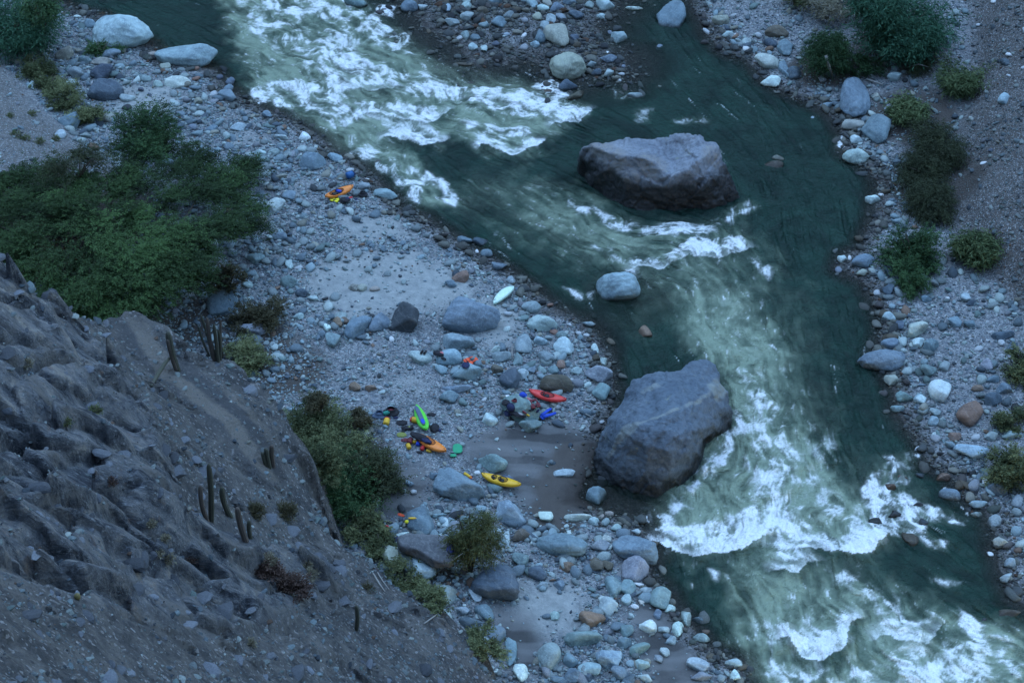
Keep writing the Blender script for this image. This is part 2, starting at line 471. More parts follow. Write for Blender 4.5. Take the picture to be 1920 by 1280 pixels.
# ------------------------------------------------------------------ foreground hillside
HILL = [(-150, 330, 26), (0, 492, 22), (60, 560, 20), (120, 578, 19), (200, 607, 16), (232, 597, 15.4), (265, 594, 15), (310, 610, 14.5), (345, 650, 13.5), (430, 682, 12.5),
        (500, 725, 11.5), (540, 790, 10.5), (547, 860, 10), (590, 950, 9), (640, 1012, 8), (700, 1050, 7), (760, 1110, 6), (832, 1152, 5), (900, 1212, 3.8), (950, 1290, 2.8), (1010, 1420, 2.2)]
HPTS = HILL + [(-200, 700, 30), (-200, 1000, 36), (-200, 1280, 46), (0, 700, 25), (0, 850, 28), (0, 1000, 31), (0, 1150, 35), (0, 1280, 38), (0, 1420, 43),
        (150, 650, 21.3), (150, 800, 24.5), (150, 950, 26.5), (150, 1100, 29.8), (150, 1280, 33.5), (200, 700, 20.8), (265, 760, 20), (305, 850, 19.5), (322, 905, 20), (300, 950, 22),
        (235, 665, 15.6), (285, 700, 15.2), (345, 745, 15.2), (385, 830, 15.6), (430, 900, 15.4), (450, 780, 13.7), (500, 850, 12.6),
        (355, 955, 18.6), (400, 1000, 17.6), (480, 1000, 15), (555, 1000, 11.6), (600, 1080, 11), (500, 1100, 16), (400, 1150, 21), (300, 1150, 25), (300, 1280, 28.5), (450, 1280, 23),
        (600, 1200, 15.2), (600, 1280, 17), (700, 1150, 9.7), (700, 1280, 12.5), (800, 1220, 7.2), (850, 1280, 6.6), (300, 1420, 33), (600, 1420, 22), (850, 1420, 11)]
_hp = np.array([(*unproj(a, b, h), h) for a, b, h in HPTS])
_K = np.hypot(_hp[:, None, 0] - _hp[None, :, 0], _hp[:, None, 1] - _hp[None, :, 1])
_A = np.block([[_K, np.c_[np.ones(len(_hp)), _hp[:, :2]]], [np.c_[np.ones(len(_hp)), _hp[:, :2]].T, np.zeros((3, 3))]])
_W = np.linalg.solve(_A, np.r_[_hp[:, 2], 0, 0, 0])
HILLW = [tuple(unproj(a, b, h)) for a, b, h in HILL] + [(6.0, 20.0), (-70, 20), (-70, 95)]
BUTW = [tuple(unproj(a, b, h)) for a, b, h in ((-200, 330, 26), (0, 492, 22), (60, 560, 20), (120, 578, 19), (215, 645, 19), (248, 692, 20), (288, 752, 20), (325, 850, 19.5), (335, 905, 20), (345, 960, 19),
        (430, 1010, 17), (520, 1040, 14), (560, 1000, 12), (620, 1040, 10.5), (650, 1110, 10), (560, 1170, 15), (480, 1180, 19), (330, 1190, 25), (170, 1140, 30), (100, 1110, 31), (0, 1100, 33), (-300, 1050, 38))]

CHUTE = [tuple(unproj(a, b, 15)) for a, b in ((215, 615), (270, 600), (315, 615), (350, 660), (430, 690), (495, 740), (525, 830), (470, 850), (400, 800), (335, 760), (290, 700), (240, 660))]

def hill_z(x, y, full=False):
    z = np.full(x.shape, _W[-3]) + _W[-2] * x + _W[-1] * y
    for i, (a, b, _) in enumerate(_hp): z = z + _W[i] * np.hypot(x - a, y - b)
    d = sdf(x, y, HILLW) + 1.5 * fbm(x * 0.3, y * 0.3, o=5) + .9 * (facet(x * .5, y * .5, 3)[0])
    but = sstep(-0.5, 0.9, sdf(x, y, BUTW) + 0.5 * fbm(x * .5, y * .5, o=3))
    # bedded, jointed rock on the buttress
    wx, wy = x + 1.8 * fbm(x * .2, y * .2, o=4), y + 1.8 * fbm(x * .2 + 9, y * .2, o=4)
    a = math.radians(-38); sx, sy = wx * math.cos(a) - wy * math.sin(a), wx * math.sin(a) + wy * math.cos(a)
    f1, f2, idr = worley(sx * 0.24 + .5 * fbm(x * .5, y * .5, o=2), sy * 0.5 + .5 * fbm(x * .5 + 5, y * .5, o=2))
    g1, g2, idr2 = worley(sx * 0.9, sy * 1.35, 7)
    h1, h2, idr3 = worley(x * 2.6, y * 2.6, 19)
    crag = sstep(-.05, .3, fbm(x * .2 + 3, y * .2, o=4))
    block = 1.15 * (idr - 0.5) - 0.4 * (1 - sstep(0.0, 0.25, f2 - f1)) + crag * (0.5 * (idr2 - 0.5) - 0.22 * (1 - sstep(0.0, 0.3, g2 - g1)) + .16 * (idr3 - .5))
    fa, ea = facet(sx * .33 + .4 * fbm(x * .4, y * .4, o=3), sy * .55 + .4 * fbm(x * .4 + 5, y * .4, o=3))
    fb, eb = facet(sx * .95 + .2 * fbm(x, y, o=2), sy * 1.3, 21); fc, ec = facet(wx * 2.4, wy * 2.6, 43)
    fd = facet(wx * 5.1, wy * 5.1, 9)[0]
    block = 2.0 * fa - .5 * (1 - sstep(0, .12, ea)) + (.12 + .75 * crag) * (.8 * fb - .22 * (1 - sstep(0, .12, eb)) + .3 * fc) + (.03 + .1 * crag) * fd
    rock = block + 1.1 * ridged(x * 0.13, y * 0.13, o=5) + 0.35 * ridged(wx * .7, wy * .7, o=4) * crag + 0.10 * fbm(x * 3.1, y * 3.1, o=3)
    outc = sstep(.0, .25, fbm(x * .3 + 50, y * .3, o=4)) * (1 - .85 * sstep(-.6, .6, sdf(x, y, CHUTE)))
    loose = 0.45 * fbm(x * .35, y * .35, o=5) + 0.12 * ridged(x * 1.3, y * 1.3, o=3) + 0.05 * fbm(x * 4, y * 4, o=2) + outc * (.75 * fb + .35 * fc + .08 * fd)
    fade = sstep(0.0, 1.2, d)
    z = z + (rock * but + loose * (1 - but)) * (0.25 + 0.75 * fade)
    cx, cy = unproj(82, 1060, 31.5)                                   # a small hollow under a lip of rock
    r = np.hypot((x - cx) / 1.5, (y - cy) / 0.8) + 0.25 * fbm(x * 1.5, y * 1.5, o=2)
    z = z - 2.6 * (1 - sstep(0.35, 1.0, r))
    cx, cy = unproj(210, 985, 27)
    z = z - 1.2 * (1 - sstep(0.3, 1.0, np.hypot((x - cx) / 0.6, (y - cy) / 0.9)))
    z = np.where(d < 0, z - 2.6 * (-d) - 0.5 * np.abs(fbm(x * 1.2, y * 1.2, o=3)), z)
    return (z, d, but) if full else z

def build_hill():
    k = NT('hillside_rock_and_grit')
    p = k.pos()
    mp = k.n('ShaderNodeMapping'); k.l(p, mp.inputs[0]); mp.inputs['Rotation'].default_value = (0.5, 0.3, 0.65); mp.inputs['Scale'].default_value = (0.55, 1.9, 1.2)
    s = mp.outputs[0]
    n1 = k.noise(s, 0.5, 9, 0.7, 0.7); n2 = k.noise(s, 3.4, 9, 0.78); n3 = k.noise(p, 13, 6, 0.8); n4 = k.noise(p, 0.35, 4, 0.6)
    rk = k.ramp(n1, [(0.36, (0.022, 0.026, 0.033)), (0.45, (0.075, 0.083, 0.094)), (0.54, (0.14, 0.146, 0.153)), (0.66, (0.25, 0.235, 0.21))])
    rk = k.mix(rk, (0.36, 0.38, 0.39), k.ramp(n2, [(0.55, 0.0), (0.70, 0.8)]))
    rk = k.mix(rk, k.mix(rk, (1.7, 1.7, 1.65), 1.0, 'MULTIPLY'), k.ramp(n3, [(0.55, 0.0), (0.66, 0.8)]))
    rk = k.mix(rk, k.mix(rk, (0.4, 0.4, 0.42), 1.0, 'MULTIPLY'), k.ramp(n2, [(0.3, 0.9), (0.46, 0.0)]))
    rk = k.mix(rk, (0.2, 0.13, 0.09), k.ramp(k.noise(p, 0.8, 5, 0.7), [(0.6, 0.0), (0.72, 0.55)]))
    gr = k.mix((0.06, 0.062, 0.064), (0.15, 0.146, 0.138), k.ramp(k.noise(p, 0.6, 8, 0.75, .5), [(0.4, 0.0), (0.62, 1.0)]))
    wv = k.n('ShaderNodeTexWave', wave_type='BANDS', bands_direction='X'); k.l(p, wv.inputs['Vector'])
    mp2 = k.n('ShaderNodeMapping'); k.l(p, mp2.inputs[0]); mp2.inputs['Rotation'].default_value = (0, 0, math.radians(-41)); k.l(mp2.outputs[0], wv.inputs['Vector'])
    wv.inputs['Scale'].default_value = 0.12; wv.inputs['Distortion'].default_value = 6; wv.inputs['Detail'].default_value = 3; wv.inputs['Detail Scale'].default_value = 0.6
    sand = k.mix((0.075, 0.078, 0.082), (0.165, 0.155, 0.14), k.ramp(k.math('ADD', k.math('MULTIPLY', wv.outputs['Fac'], 0.45), k.math('MULTIPLY', k.noise(p, 1.3, 7, 0.75), 0.55)), [(0.4, 0.0), (0.6, 1.0)]))
    gr = k.mix(gr, sand, k.attr('sand'))
    cell = k.voro(p, 7.5, what='Color'); cd = k.voro(p, 7.5); sep = k.n('ShaderNodeSeparateColor'); k.l(cell, sep.inputs[0])
    gr = k.mix(gr, k.ramp(sep.outputs[1], [(0.0, (0.03, 0.033, 0.04)), (0.5, (0.12, 0.12, 0.12)), (1.0, (0.34, 0.34, 0.34))]),
               k.math('MULTIPLY', k.ramp(sep.outputs[0], [(0.76, 0.0), (0.8, 0.7)]), k.math('SUBTRACT', 1.0, k.math('MULTIPLY', k.attr('sand'), 0.8))))
    gr = k.mix(gr, k.mix(gr, (0.5, 0.5, 0.5), 1.0, 'MULTIPLY'), k.ramp(n3, [(0.34, 0.8), (0.5, 0.0)]))
    dust = k.ramp(k.noise(p, 0.45, 6, 0.7, .4), [(0.5, 0.0), (0.62, 0.85)])
    c = k.mix(gr, k.mix(rk, (0.142, 0.139, 0.133), dust), k.attr('rock'))
    k.l(c, k.b.inputs['Base Color']); k.b.inputs['Roughness'].default_value = 0.9; k.b.inputs['Specular IOR Level'].default_value = 0.2
    h = k.math('ADD', k.math('ADD', k.math('MULTIPLY', n1, 1.4), k.math('MULTIPLY', n2, 0.9)), k.math('ADD', k.math('MULTIPLY', n3, 0.3), k.math('MULTIPLY', cd, -0.25)))
    k.l(k.bump(h, 0.9, 0.22), k.b.inputs['Normal'])
    xs = np.arange(-40, 8, 0.08); ys = np.arange(24, 90, 0.08)
    X, Y, F, used = grid_mesh(xs, ys, lambda a, b: sdf(a, b, HILLW) > -6.5)
    z, d, but = hill_z(X, Y, True)
    full = np.zeros(used.size); full[used] = z; wt = used.astype(float)
    full = full.reshape(len(ys), len(xs)); wt = wt.reshape(full.shape)
    z = (blur(full, 1) / np.maximum(blur(wt, 1), 1e-6)).ravel()[used] * .75 + z * .25
    sand = sstep(-0.9, 0.8, sdf(X, Y, CHUTE) + 0.8 * fbm(X * .7, Y * .7, o=4))
    me = mesh_np('rocky_hillside', np.stack([X, Y, z], 1), F, dict(rock=but, sand=sand), smooth=False)
    tag(link('rocky_hillside', me, k.m), 'dark jointed rock buttress and sandy gully rising over the beach', kind='structure')
    return k.m

def build_canyon(mat):
    """the canyon sides beyond the frame: the slope the photographer stands on and the wall over the far bank"""
    xs = np.arange(-230, 232, 4.0); ys = np.arange(-220, 56, 3.0)
    X, Y, F, _ = grid_mesh(xs, ys)
    z = np.where(Y > 2, 79 - 1.46 * (Y - 2), 79 + 1.55 * (2 - Y)) + 5 * fbm(X * .03, Y * .03, o=4) * (np.abs(Y - 2) > 12)  # steepened behind the viewpoint to keep low sky off the boulder fronts
    z = np.where(Y > 2, np.minimum(z, 80 - 1.45 * (Y - 2)), z) - 4 * (np.hypot(X, Y) < 14)
    z = np.maximum(z, -4) + 0.9 * np.maximum(-X - 60, 0)
    n = len(X)
    me = mesh_np('canyon_slope', np.stack([X, Y, z], 1), F, dict(rock=np.full(n, .6), sand=np.zeros(n)))
    tag(link('canyon_slope', me, mat), 'steep canyon side below and behind the viewpoint', kind='structure')
    xs = np.arange(72, 250, 4.0); ys = np.arange(20, 330, 4.0)
    X, Y, F, _ = grid_mesh(xs, ys)
    z = ground_z(X, Y) - 2 + 3 * fbm(X * .04, Y * .04, o=4) * sstep(80, 95, X)
    me = mesh_np('canyon_wall_slope', np.stack([X, Y, np.minimum(z, 120)], 1), F, dict(rock=np.full(len(X), .4), sand=np.zeros(len(X))))
    tag(link('far_hill', me, mat), 'scree wall climbing above the far bank', kind='structure')
    xs = np.arange(-300, 302, 6.0); ys = np.arange(176, 460, 5.0)
    X, Y, F, _ = grid_mesh(xs, ys)
    z = np.maximum(1.5 * (Y - 190 - .12 * X), -1) + 9 * fbm(X * .025, Y * .025, o=5) * sstep(185, 215, Y)  # unseen wall, height set to block low sky and darken the river's reflections
    me = mesh_np('opposite_canyon_slope', np.stack([X, Y, np.minimum(z, 330)], 1), F, dict(rock=np.full(len(X), .7), sand=np.zeros(len(X))))
    tag(link('upstream_canyon_slope', me, mat), 'steep canyon wall out of view where the river bends upstream', kind='structure')
    xs = np.arange(-260, -60, 4.0); ys = np.arange(50, 330, 4.0)
    X, Y, F, _ = grid_mesh(xs, ys)
    z = 3 + 0.75 * np.maximum(-X - 66, 0) + 3 * fbm(X * .04, Y * .04, o=4) * sstep(70, 85, -X) - 2.0
    me = mesh_np('upstream_hill', np.stack([X, Y, np.minimum(z, 120)], 1), F, dict(rock=np.full(len(X), .4), sand=np.zeros(len(X))))
    tag(link('upstream_hill', me, mat), 'canyon side upstream of the beach', kind='structure')

# ------------------------------------------------------------------ river
FLOW = [(120, 10, .9, .45), (350, 60, .9, .4), (520, 30, .8, .55), (600, 120, .82, .55), (760, 160, .85, .5), (560, 200, .8, .6), (700, 280, .75, .65), (800, 360, .7, .7), (900, 250, .9, .4),
        (1020, 210, .95, .25), (900, 400, .8, .55), (1050, 480, .8, .5), (1000, 330, .9, .4), (1230, 440, .95, .1), (1200, 110, .4, .9), (1300, 130, .6, .75), (1330, 220, .75, .6), (1450, 260, .5, .85), (1550, 330, .35, .93),
        (1450, 400, .1, .98), (1560, 450, .2, .97), (1300, 510, .85, .5), (1370, 570, .35, .93), (1250, 600, .5, .85), (1560, 620, .2, .97), (1420, 700, .2, .97), (1580, 760, .25, .96), (1450, 850, .25, .96),
        (1340, 880, -.25, .96), (1640, 880, .45, .88), (1560, 980, .35, .93), (1300, 1000, .1, .99), (1720, 950, .75, .65), (1750, 1060, .75, .65), (1480, 1100, .35, .93), (1350, 1120, .4, .9), (1600, 1160, .6, .8), (1780, 1200, .85, .5),
        (1450, 1250, .4, .9), (1700, 1270, .8, .6), (1880, 1260, .9, .4), (1850, 1100, .8, .6), (1160, 620, .5, .8), (1180, 950, .6, .7)]
# soft areas of aerated, milky green water: polygon (photo px), strength, blur px
AER = [([(400, -40), (650, -40), (700, 30), (790, 80), (830, 120), (950, 150), (1070, 180), (1100, 215), (1020, 255), (1000, 290), (930, 290), (850, 250), (830, 275), (760, 270), (800, 330), (860, 385), (800, 390), (740, 330), (620, 280), (560, 215), (480, 190), (440, 80)], .75, 25),
       ([(960, 330), (1090, 370), (1200, 430), (1380, 420), (1440, 480), (1400, 520), (1240, 500), (1100, 470), (1000, 400)], .42, 45),
       ([(900, 330), (1100, 380), (1300, 450), (1280, 560), (1200, 620), (1130, 520), (960, 440), (860, 370)], .3, 60), ([(1400, 480), (1520, 560), (1560, 760), (1600, 900), (1500, 900), (1440, 700)], .22, 60),
       ([(1290, 500), (1400, 540), (1450, 640), (1480, 740), (1540, 860), (1640, 1000), (1640, 1040), (1480, 1060), (1260, 1030), (1230, 990), (1290, 890), (1370, 800), (1360, 720), (1300, 640), (1280, 560)], .78, 35),
       ([(1240, 960), (1320, 880), (1380, 800), (1480, 800), (1560, 900), (1640, 970), (1640, 1030), (1400, 1030), (1250, 1030)], .5, 25),
       ([(1380, 1050), (1540, 1070), (1660, 1110), (1760, 1160), (1930, 1190), (1960, 1320), (1430, 1320), (1390, 1200)], .85, 40),
       ([(1440, 1150), (1600, 1150), (1590, 1230), (1500, 1240)], .4, 25), ([(1620, 880), (1700, 850), (1740, 960), (1720, 1010), (1630, 1010)], .4, 20)]
# density of white foam: polygon, density, blur px
FOAMP = [([(410, -40), (645, -40), (690, 20), (770, 70), (780, 110), (730, 95), (600, 60), (470, 60)], .48, 18),
         ([(480, 60), (640, 60), (700, 130), (600, 170), (560, 120)], .42, 20),
         ([(470, 165), (560, 150), (640, 170), (690, 215), (640, 240), (560, 205), (480, 195)], .62, 14),
         ([(610, 100), (780, 130), (860, 160), (830, 200), (720, 165), (620, 170)], .6, 14),
         ([(660, 190), (800, 195), (840, 215), (790, 235), (700, 220)], .75, 10), ([(720, 230), (800, 235), (830, 265), (790, 272), (730, 255)], .8, 9),
         ([(820, 160), (940, 165), (1080, 190), (1105, 215), (1060, 230), (960, 215), (880, 205)], .68, 12),
         ([(860, 225), (1000, 240), (1015, 272), (960, 290), (900, 270)], .5, 12), ([(1010, 148), (1060, 150), (1080, 185), (1040, 185), (1005, 165)], .7, 9),
         ([(640, 250), (720, 270), (770, 330), (790, 380), (760, 385), (730, 330), (650, 290)], .42, 16), ([(800, 320), (845, 345), (858, 390), (830, 380)], .75, 6), ([(765, 310), (800, 325), (795, 380), (770, 375)], .65, 7),
         ([(1095, 85), (1140, 75), (1148, 100), (1110, 115)], .75, 5), ([(1140, 168), (1195, 172), (1205, 190), (1150, 185)], .34, 6), ([(700, 5), (745, 10), (740, 35), (705, 25)], .45, 6),
         ([(1000, 335), (1060, 360), (1090, 400), (1060, 400), (1010, 360)], .22, 12),
         ([(1055, 375), (1110, 385), (1190, 420), (1330, 418), (1400, 372), (1425, 385), (1390, 405), (1330, 440), (1200, 445), (1110, 420)], .5, 9),
         ([(1190, 492), (1240, 500), (1290, 480), (1350, 485), (1400, 465), (1390, 445), (1310, 445), (1260, 460)], .62, 7), ([(1395, 475), (1440, 490), (1450, 528), (1410, 505)], .4, 10),
         ([(1085, 450), (1150, 462), (1200, 490), (1190, 500), (1130, 478)], .35, 6), ([(1055, 540), (1115, 545), (1112, 562), (1070, 560)], .33, 5), ([(1178, 505), (1205, 505), (1202, 530), (1185, 530)], .7, 5),
         ([(1320, 540), (1400, 560), (1440, 640), (1460, 720), (1400, 740), (1350, 650)], .17, 22),
         ([(1390, 690), (1450, 730), (1500, 820), (1520, 900), (1460, 960), (1390, 900), (1400, 800)], .42, 20),
         ([(1375, 770), (1400, 790), (1370, 860), (1300, 930), (1250, 990), (1235, 985), (1290, 900), (1345, 840)], .62, 12),
         ([(1228, 990), (1300, 990), (1390, 960), (1450, 950), (1450, 1005), (1390, 1032), (1320, 1042), (1262, 1035)], .8, 12),
         ([(1430, 930), (1520, 960), (1530, 1030), (1510, 1060), (1480, 1072), (1450, 1040), (1420, 1010)], .66, 12),
         ([(1510, 1000), (1580, 1010), (1640, 990), (1655, 1015), (1640, 1035), (1590, 1042), (1530, 1028)], .85, 8), ([(1520, 900), (1620, 960), (1640, 1000), (1540, 1000)], .4, 16),
         ([(1612, 905), (1680, 862), (1712, 880), (1702, 922), (1742, 962), (1735, 1002), (1682, 1008), (1640, 1000)], .62, 8), ([(1735, 945), (1780, 962), (1815, 972), (1810, 985), (1750, 972)], .65, 5),
         ([(1725, 1010), (1778, 1015), (1775, 1032), (1740, 1025)], .7, 5), ([(1660, 855), (1720, 850), (1715, 880), (1680, 878)], .55, 6),
         ([(1470, 1175), (1520, 1200), (1590, 1150), (1602, 1165), (1585, 1215), (1535, 1236), (1495, 1225)], .85, 10), ([(1440, 1130), (1600, 1140), (1590, 1200), (1480, 1200)], .32, 20),
         ([(1650, 1165), (1745, 1150), (1755, 1190), (1735, 1208), (1690, 1200)], .68, 9), ([(1545, 1050), (1620, 1085), (1700, 1120), (1720, 1160), (1640, 1150), (1570, 1090)], .4, 12),
         ([(1640, 1215), (1800, 1190), (1890, 1205), (1925, 1260), (1880, 1300), (1700, 1300)], .55, 18), ([(1790, 1140), (1850, 1175), (1840, 1200), (1800, 1180)], .65, 9), ([(1440, 1240), (1640, 1230), (1660, 1320), (1450, 1320)], .42, 20),
         ([(1325, 1065), (1350, 1072), (1345, 1092), (1330, 1090)], .4, 4), ([(1280, 1090), (1320, 1088), (1318, 1104), (1285, 1102)], .36, 4), ([(1205, 955), (1220, 952), (1215, 978), (1205, 976)], .6, 3),
         ([(1736, 1080), (1810, 1085), (1800, 1100), (1750, 1098)], .35, 6), ([(1290, 1205), (1320, 1212), (1350, 1228), (1300, 1222)], .6, 4), ([(1395, 1130), (1470, 1180), (1450, 1260), (1420, 1200)], .35, 12),
         ([(1188, 205), (1225, 200), (1220, 230), (1192, 235)], .27, 5), ([(1250, 222), (1335, 222), (1332, 232), (1255, 232)], .33, 4), ([(1565, 258), (1600, 250), (1590, 282), (1572, 278)], .7, 4), ([(1480, 745), (1560, 820), (1600, 900), (1540, 880)], .3, 12)]
# crests of breaking holes, upstream end to downstream edge (lip line): the water drops just below them
LIPS = [([(1235, 1015), (1262, 1036), (1300, 1045), (1340, 1038), (1390, 1031), (1430, 1008)], 1.0), ([(1510, 1028), (1560, 1034), (1600, 1044), (1640, 1034), (1652, 1012)], .9), ([(1462, 1068), (1495, 1076), (1518, 1055)], .6),
        ([(1475, 1195), (1500, 1228), (1535, 1240), (1582, 1218), (1602, 1165)], .9), ([(730, 255), (790, 274), (832, 266)], .7), ([(690, 212), (800, 238), (842, 212)], .7), ([(905, 272), (960, 292), (1015, 270)], .7),
        ([(1040, 230), (1085, 232), (1106, 212)], .6), ([(1195, 500), (1240, 505), (1290, 482), (1350, 488), (1400, 468)], .5), ([(1655, 1185), (1695, 1205), (1740, 1210), (1756, 1185)], .6), ([(640, 150), (700, 172), (740, 165)], .5)]

def blur(a, r):
    """three box blurs of radius r cells along both axes"""
    r = max(int(r), 1)
    for _ in range(2):
        for ax in (0, 1):
            p = np.pad(a, [(r + 1, r) if i == ax else (0, 0) for i in (0, 1)], mode='edge')
            c = np.cumsum(p, axis=ax)
            n = a.shape[ax]; k = 2 * r + 1
            a = (np.take(c, np.arange(k, n + k), ax) - np.take(c, np.arange(0, n), ax)) / k
    return a

def rank(a, m=None):
    s = np.sort((a if m is None else a[m]).ravel()[::17])
    return np.searchsorted(s, a.ravel()).reshape(a.shape) / len(s)

def build_river():
    st = 0.1
    xs = np.arange(-48, 50, st); ys = np.arange(46, 168, st)
    X, Y = np.meshgrid(xs, ys)
    PX, PY = proj(X, Y, 0.0)
    def areas(lst):
        out = np.zeros_like(X)
        for poly, v, b in lst:
            b = max(b * 1.25, 9)
            P = wpoly(poly)
            qx = [q[0] for q in P]; qy = [q[1] for q in P]; mg = b / 22.0 * 2.5
            ix = slice(max(int((min(qx) - mg - xs[0]) / st), 0), max(int((max(qx) + mg - xs[0]) / st) + 1, 1)); iy = slice(max(int((min(qy) - mg - ys[0]) / st), 0), max(int((max(qy) + mg - ys[0]) / st) + 1, 1))
            x, y = X[iy, ix], Y[iy, ix]
            if x.size == 0: continue
            j = 0.25 + b / 30.0
            xx, yy = x + j * fbm(x * .7, y * .7, o=3), y + j * fbm(x * .7 + 40, y * .7, o=3)
            w = b / 22.0
            m = sstep(-w, w, sdf(xx.ravel(), yy.ravel(), P).reshape(x.shape)) * v
            out[iy, ix] = 1 - (1 - out[iy, ix]) * (1 - m)
        return out
    aer, den = areas(AER), areas(FOAMP)
    # flow field
    fx = np.zeros_like(X); fy = np.zeros_like(X); wsum = np.zeros_like(X)
    for a, b, du, dv in FLOW:
        wx, wy = unproj(a, b); ex, ey = unproj(a + du * 20, b + dv * 20)
        L = math.hypot(ex - wx, ey - wy)
        w = 1 / (((X - wx) ** 2 + (Y - wy) ** 2) + 2.0) ** 1.5
        fx += w * (ex - wx) / L; fy += w * (ey - wy) / L; wsum += w
    fx /= wsum; fy /= wsum
    turb = np.clip(aer + den, 0, 1)
    psi = 1.9 * perlin(X * .28, Y * .28, X * 0 + 3.3) + 0.55 * perlin(X * .75, Y * .75, X * 0 + 1.3) + 0.1 * perlin(X * 1.9, Y * 1.9)
    gy, gx = np.gradient(psi, st)
    cx, cy = fx + 0.6 * gy * (0.25 + turb), fy - 0.6 * gx * (0.25 + turb)
    L = np.hypot(cx, cy) + 1e-6; cx /= L; cy /= L
    rng = np.random.default_rng(11)
    H, Wd = X.shape
    def lic(src, steps, h):
        acc = src.copy(); n = 1
        for sgn in (1, -1):
            ix = np.tile(np.arange(Wd, dtype=float), (H, 1)); iy = np.tile(np.arange(H, dtype=float)[:, None], (1, Wd))
            for _ in range(steps):
                i = np.clip(ix + .5, 0, Wd - 1).astype(np.int32); j = np.clip(iy + .5, 0, H - 1).astype(np.int32)
                ix = ix + sgn * h * cx[j, i]; iy = iy + sgn * h * cy[j, i]
                i = np.clip(ix + .5, 0, Wd - 1).astype(np.int32); j = np.clip(iy + .5, 0, H - 1).astype(np.int32)
                acc += src[j, i]; n += 1
        return acc / n
    w0 = rng.random(X.shape)
    fine = rank(lic(w0, 3, 1.0)); mid = rank(lic(blur(rng.random(X.shape), 1), 5, 1.0)); coarse = rank(lic(blur(rng.random(X.shape), 4), 9, 1.0))
    longs = rank(lic(blur(rng.random(X.shape), 1), 20, 1.0))
    vein = rank(1 - np.abs(lic(blur(rng.random(X.shape), 3), 16, 1.0) - 0.5))
    big = rank(fbm(X * .35, Y * .35, o=4)); rid = rank(lic(ridged(X * 1.15 + .6 * fbm(X * .6, Y * .6, o=2), Y * 1.15 + .6 * fbm(X * .6 + 8, Y * .6, o=2), o=5), 4, 1.0)); rid2 = rank(lic(ridged(X * 2.9, Y * 2.9, o=3), 2, 1.0))
    soft = rank(fbm(X * .95 + 3, Y * .95, o=5, gain=.6))
    n = rank(0.26 * rid + 0.14 * coarse + 0.12 * mid + 0.10 * fine + 0.12 * rid2 + 0.26 * big + .30 * soft)
    fleck = sstep(0.978, 1.0, rank(0.75 * longs + 0.25 * fine)) * sstep(0.45, 0.75, fbm(X * .15 + 5, Y * .15, o=2) * .5 + .5)
    dens = np.clip(den * 1.0, 0, 0.97)
    foam = np.clip(1.16 * dens + 1.15 * (n - 0.60), 0, 1) * sstep(0.0, 0.42, den)
    foam = foam ** 1.1 * (0.74 + 0.26 * fine) * (0.78 + 0.22 * rid2)
    lace = sstep(0.66, 1.0, 0.34 * rid + 0.36 * rid2 + 0.16 * fine + .14 * soft) * 0.75 * sstep(0.06, 0.5, aer)
    foam = np.clip(np.maximum(np.maximum(foam, lace), fleck * 0.6), 0, 1)
    # heights
    z = 0.05 * fbm(X * .5, Y * .5, o=3)
    z += 0.075 * (blur(longs, 1) - .5) + 0.045 * (coarse - .5) + 0.05 * fbm(X * 1.3, Y * 1.3, o=3)
    z += turb * (0.45 * fbm(X * .55, Y * .55, X * 0 + 7, o=4) + 0.14 * (coarse - .5)) + 0.07 * blur(foam, 1) * turb + 0.05 * (fine - .5) * foam
    for line, s in LIPS:
        P = wpoly(line)
        d = seg_dist(X.ravel(), Y.ravel(), P).reshape(X.shape) if False else None
        qx = [q[0] for q in P]; qy = [q[1] for q in P]
        ix = slice(int((min(qx) - 4 - xs[0]) / st), int((max(qx) + 4 - xs[0]) / st)); iy = slice(int((min(qy) - 4 - ys[0]) / st), int((max(qy) + 4 - ys[0]) / st))
        x, y = X[iy, ix], Y[iy, ix]
        jx, jy = x + .35 * fbm(x * 1.1, y * 1.1, o=3), y + .35 * fbm(x * 1.1 + 9, y * 1.1, o=3)
        dd = seg_dist(jx.ravel(), jy.ravel(), P).reshape(x.shape)
        # side: downstream is along the flow from the nearest part of the lip
        mx, my = np.zeros_like(x), np.zeros_like(x); best = np.full(x.shape, 1e9)
        for (ax, ay), (bx, by) in zip(P[:-1], P[1:]):
            t = np.clip(((jx - ax) * (bx - ax) + (jy - ay) * (by - ay)) / ((bx - ax) ** 2 + (by - ay) ** 2 + 1e-9), 0, 1)
            px_, py_ = ax + t * (bx - ax), ay + t * (by - ay)
            q = (jx - px_) ** 2 + (jy - py_) ** 2
            m = q < best; best = np.where(m, q, best); mx = np.where(m, jx - px_, mx); my = np.where(m, jy - py_, my)
        dn = np.sign(mx * fx[iy, ix] + my * fy[iy, ix])
        s_ = dn * dd
        up = np.exp(-(np.minimum(s_, 0) / 1.1) ** 2) * (s_ <= 0); down = np.exp(-(s_ / 0.8) ** 2) * (s_ > 0)
        z[iy, ix] += s * (0.16 * up + (0.16 - 0.30 * sstep(0, .9, s_)) * down)
        foam[iy, ix] = np.maximum(foam[iy, ix] * (1 - 0.8 * down * s), s * up ** 2 * (0.45 + 0.7 * n[iy, ix]) * (1 - sstep(.8, 1.8, dd)))
        aer[iy, ix] *= 1 - 0.75 * down * s
    aer = np.clip(1.25 * np.maximum(aer, 0.8 * blur(den, 3)) * (0.36 + 0.40 * big + .25 * rid + .15 * rid2 + .35 * soft + .15 * (longs - .5)) - .06, 0, 1) 
    f = np.ravel
    dl, dr, db = land(f(X), f(Y))
    d = np.maximum(np.maximum(dl, dr), db)
    calm = sstep(0.2, -1.2, d).reshape(X.shape)
    z = z * (0.15 + 0.85 * calm)
    keep = (d < 1.0)
    idx = np.arange(X.size).reshape(X.shape)
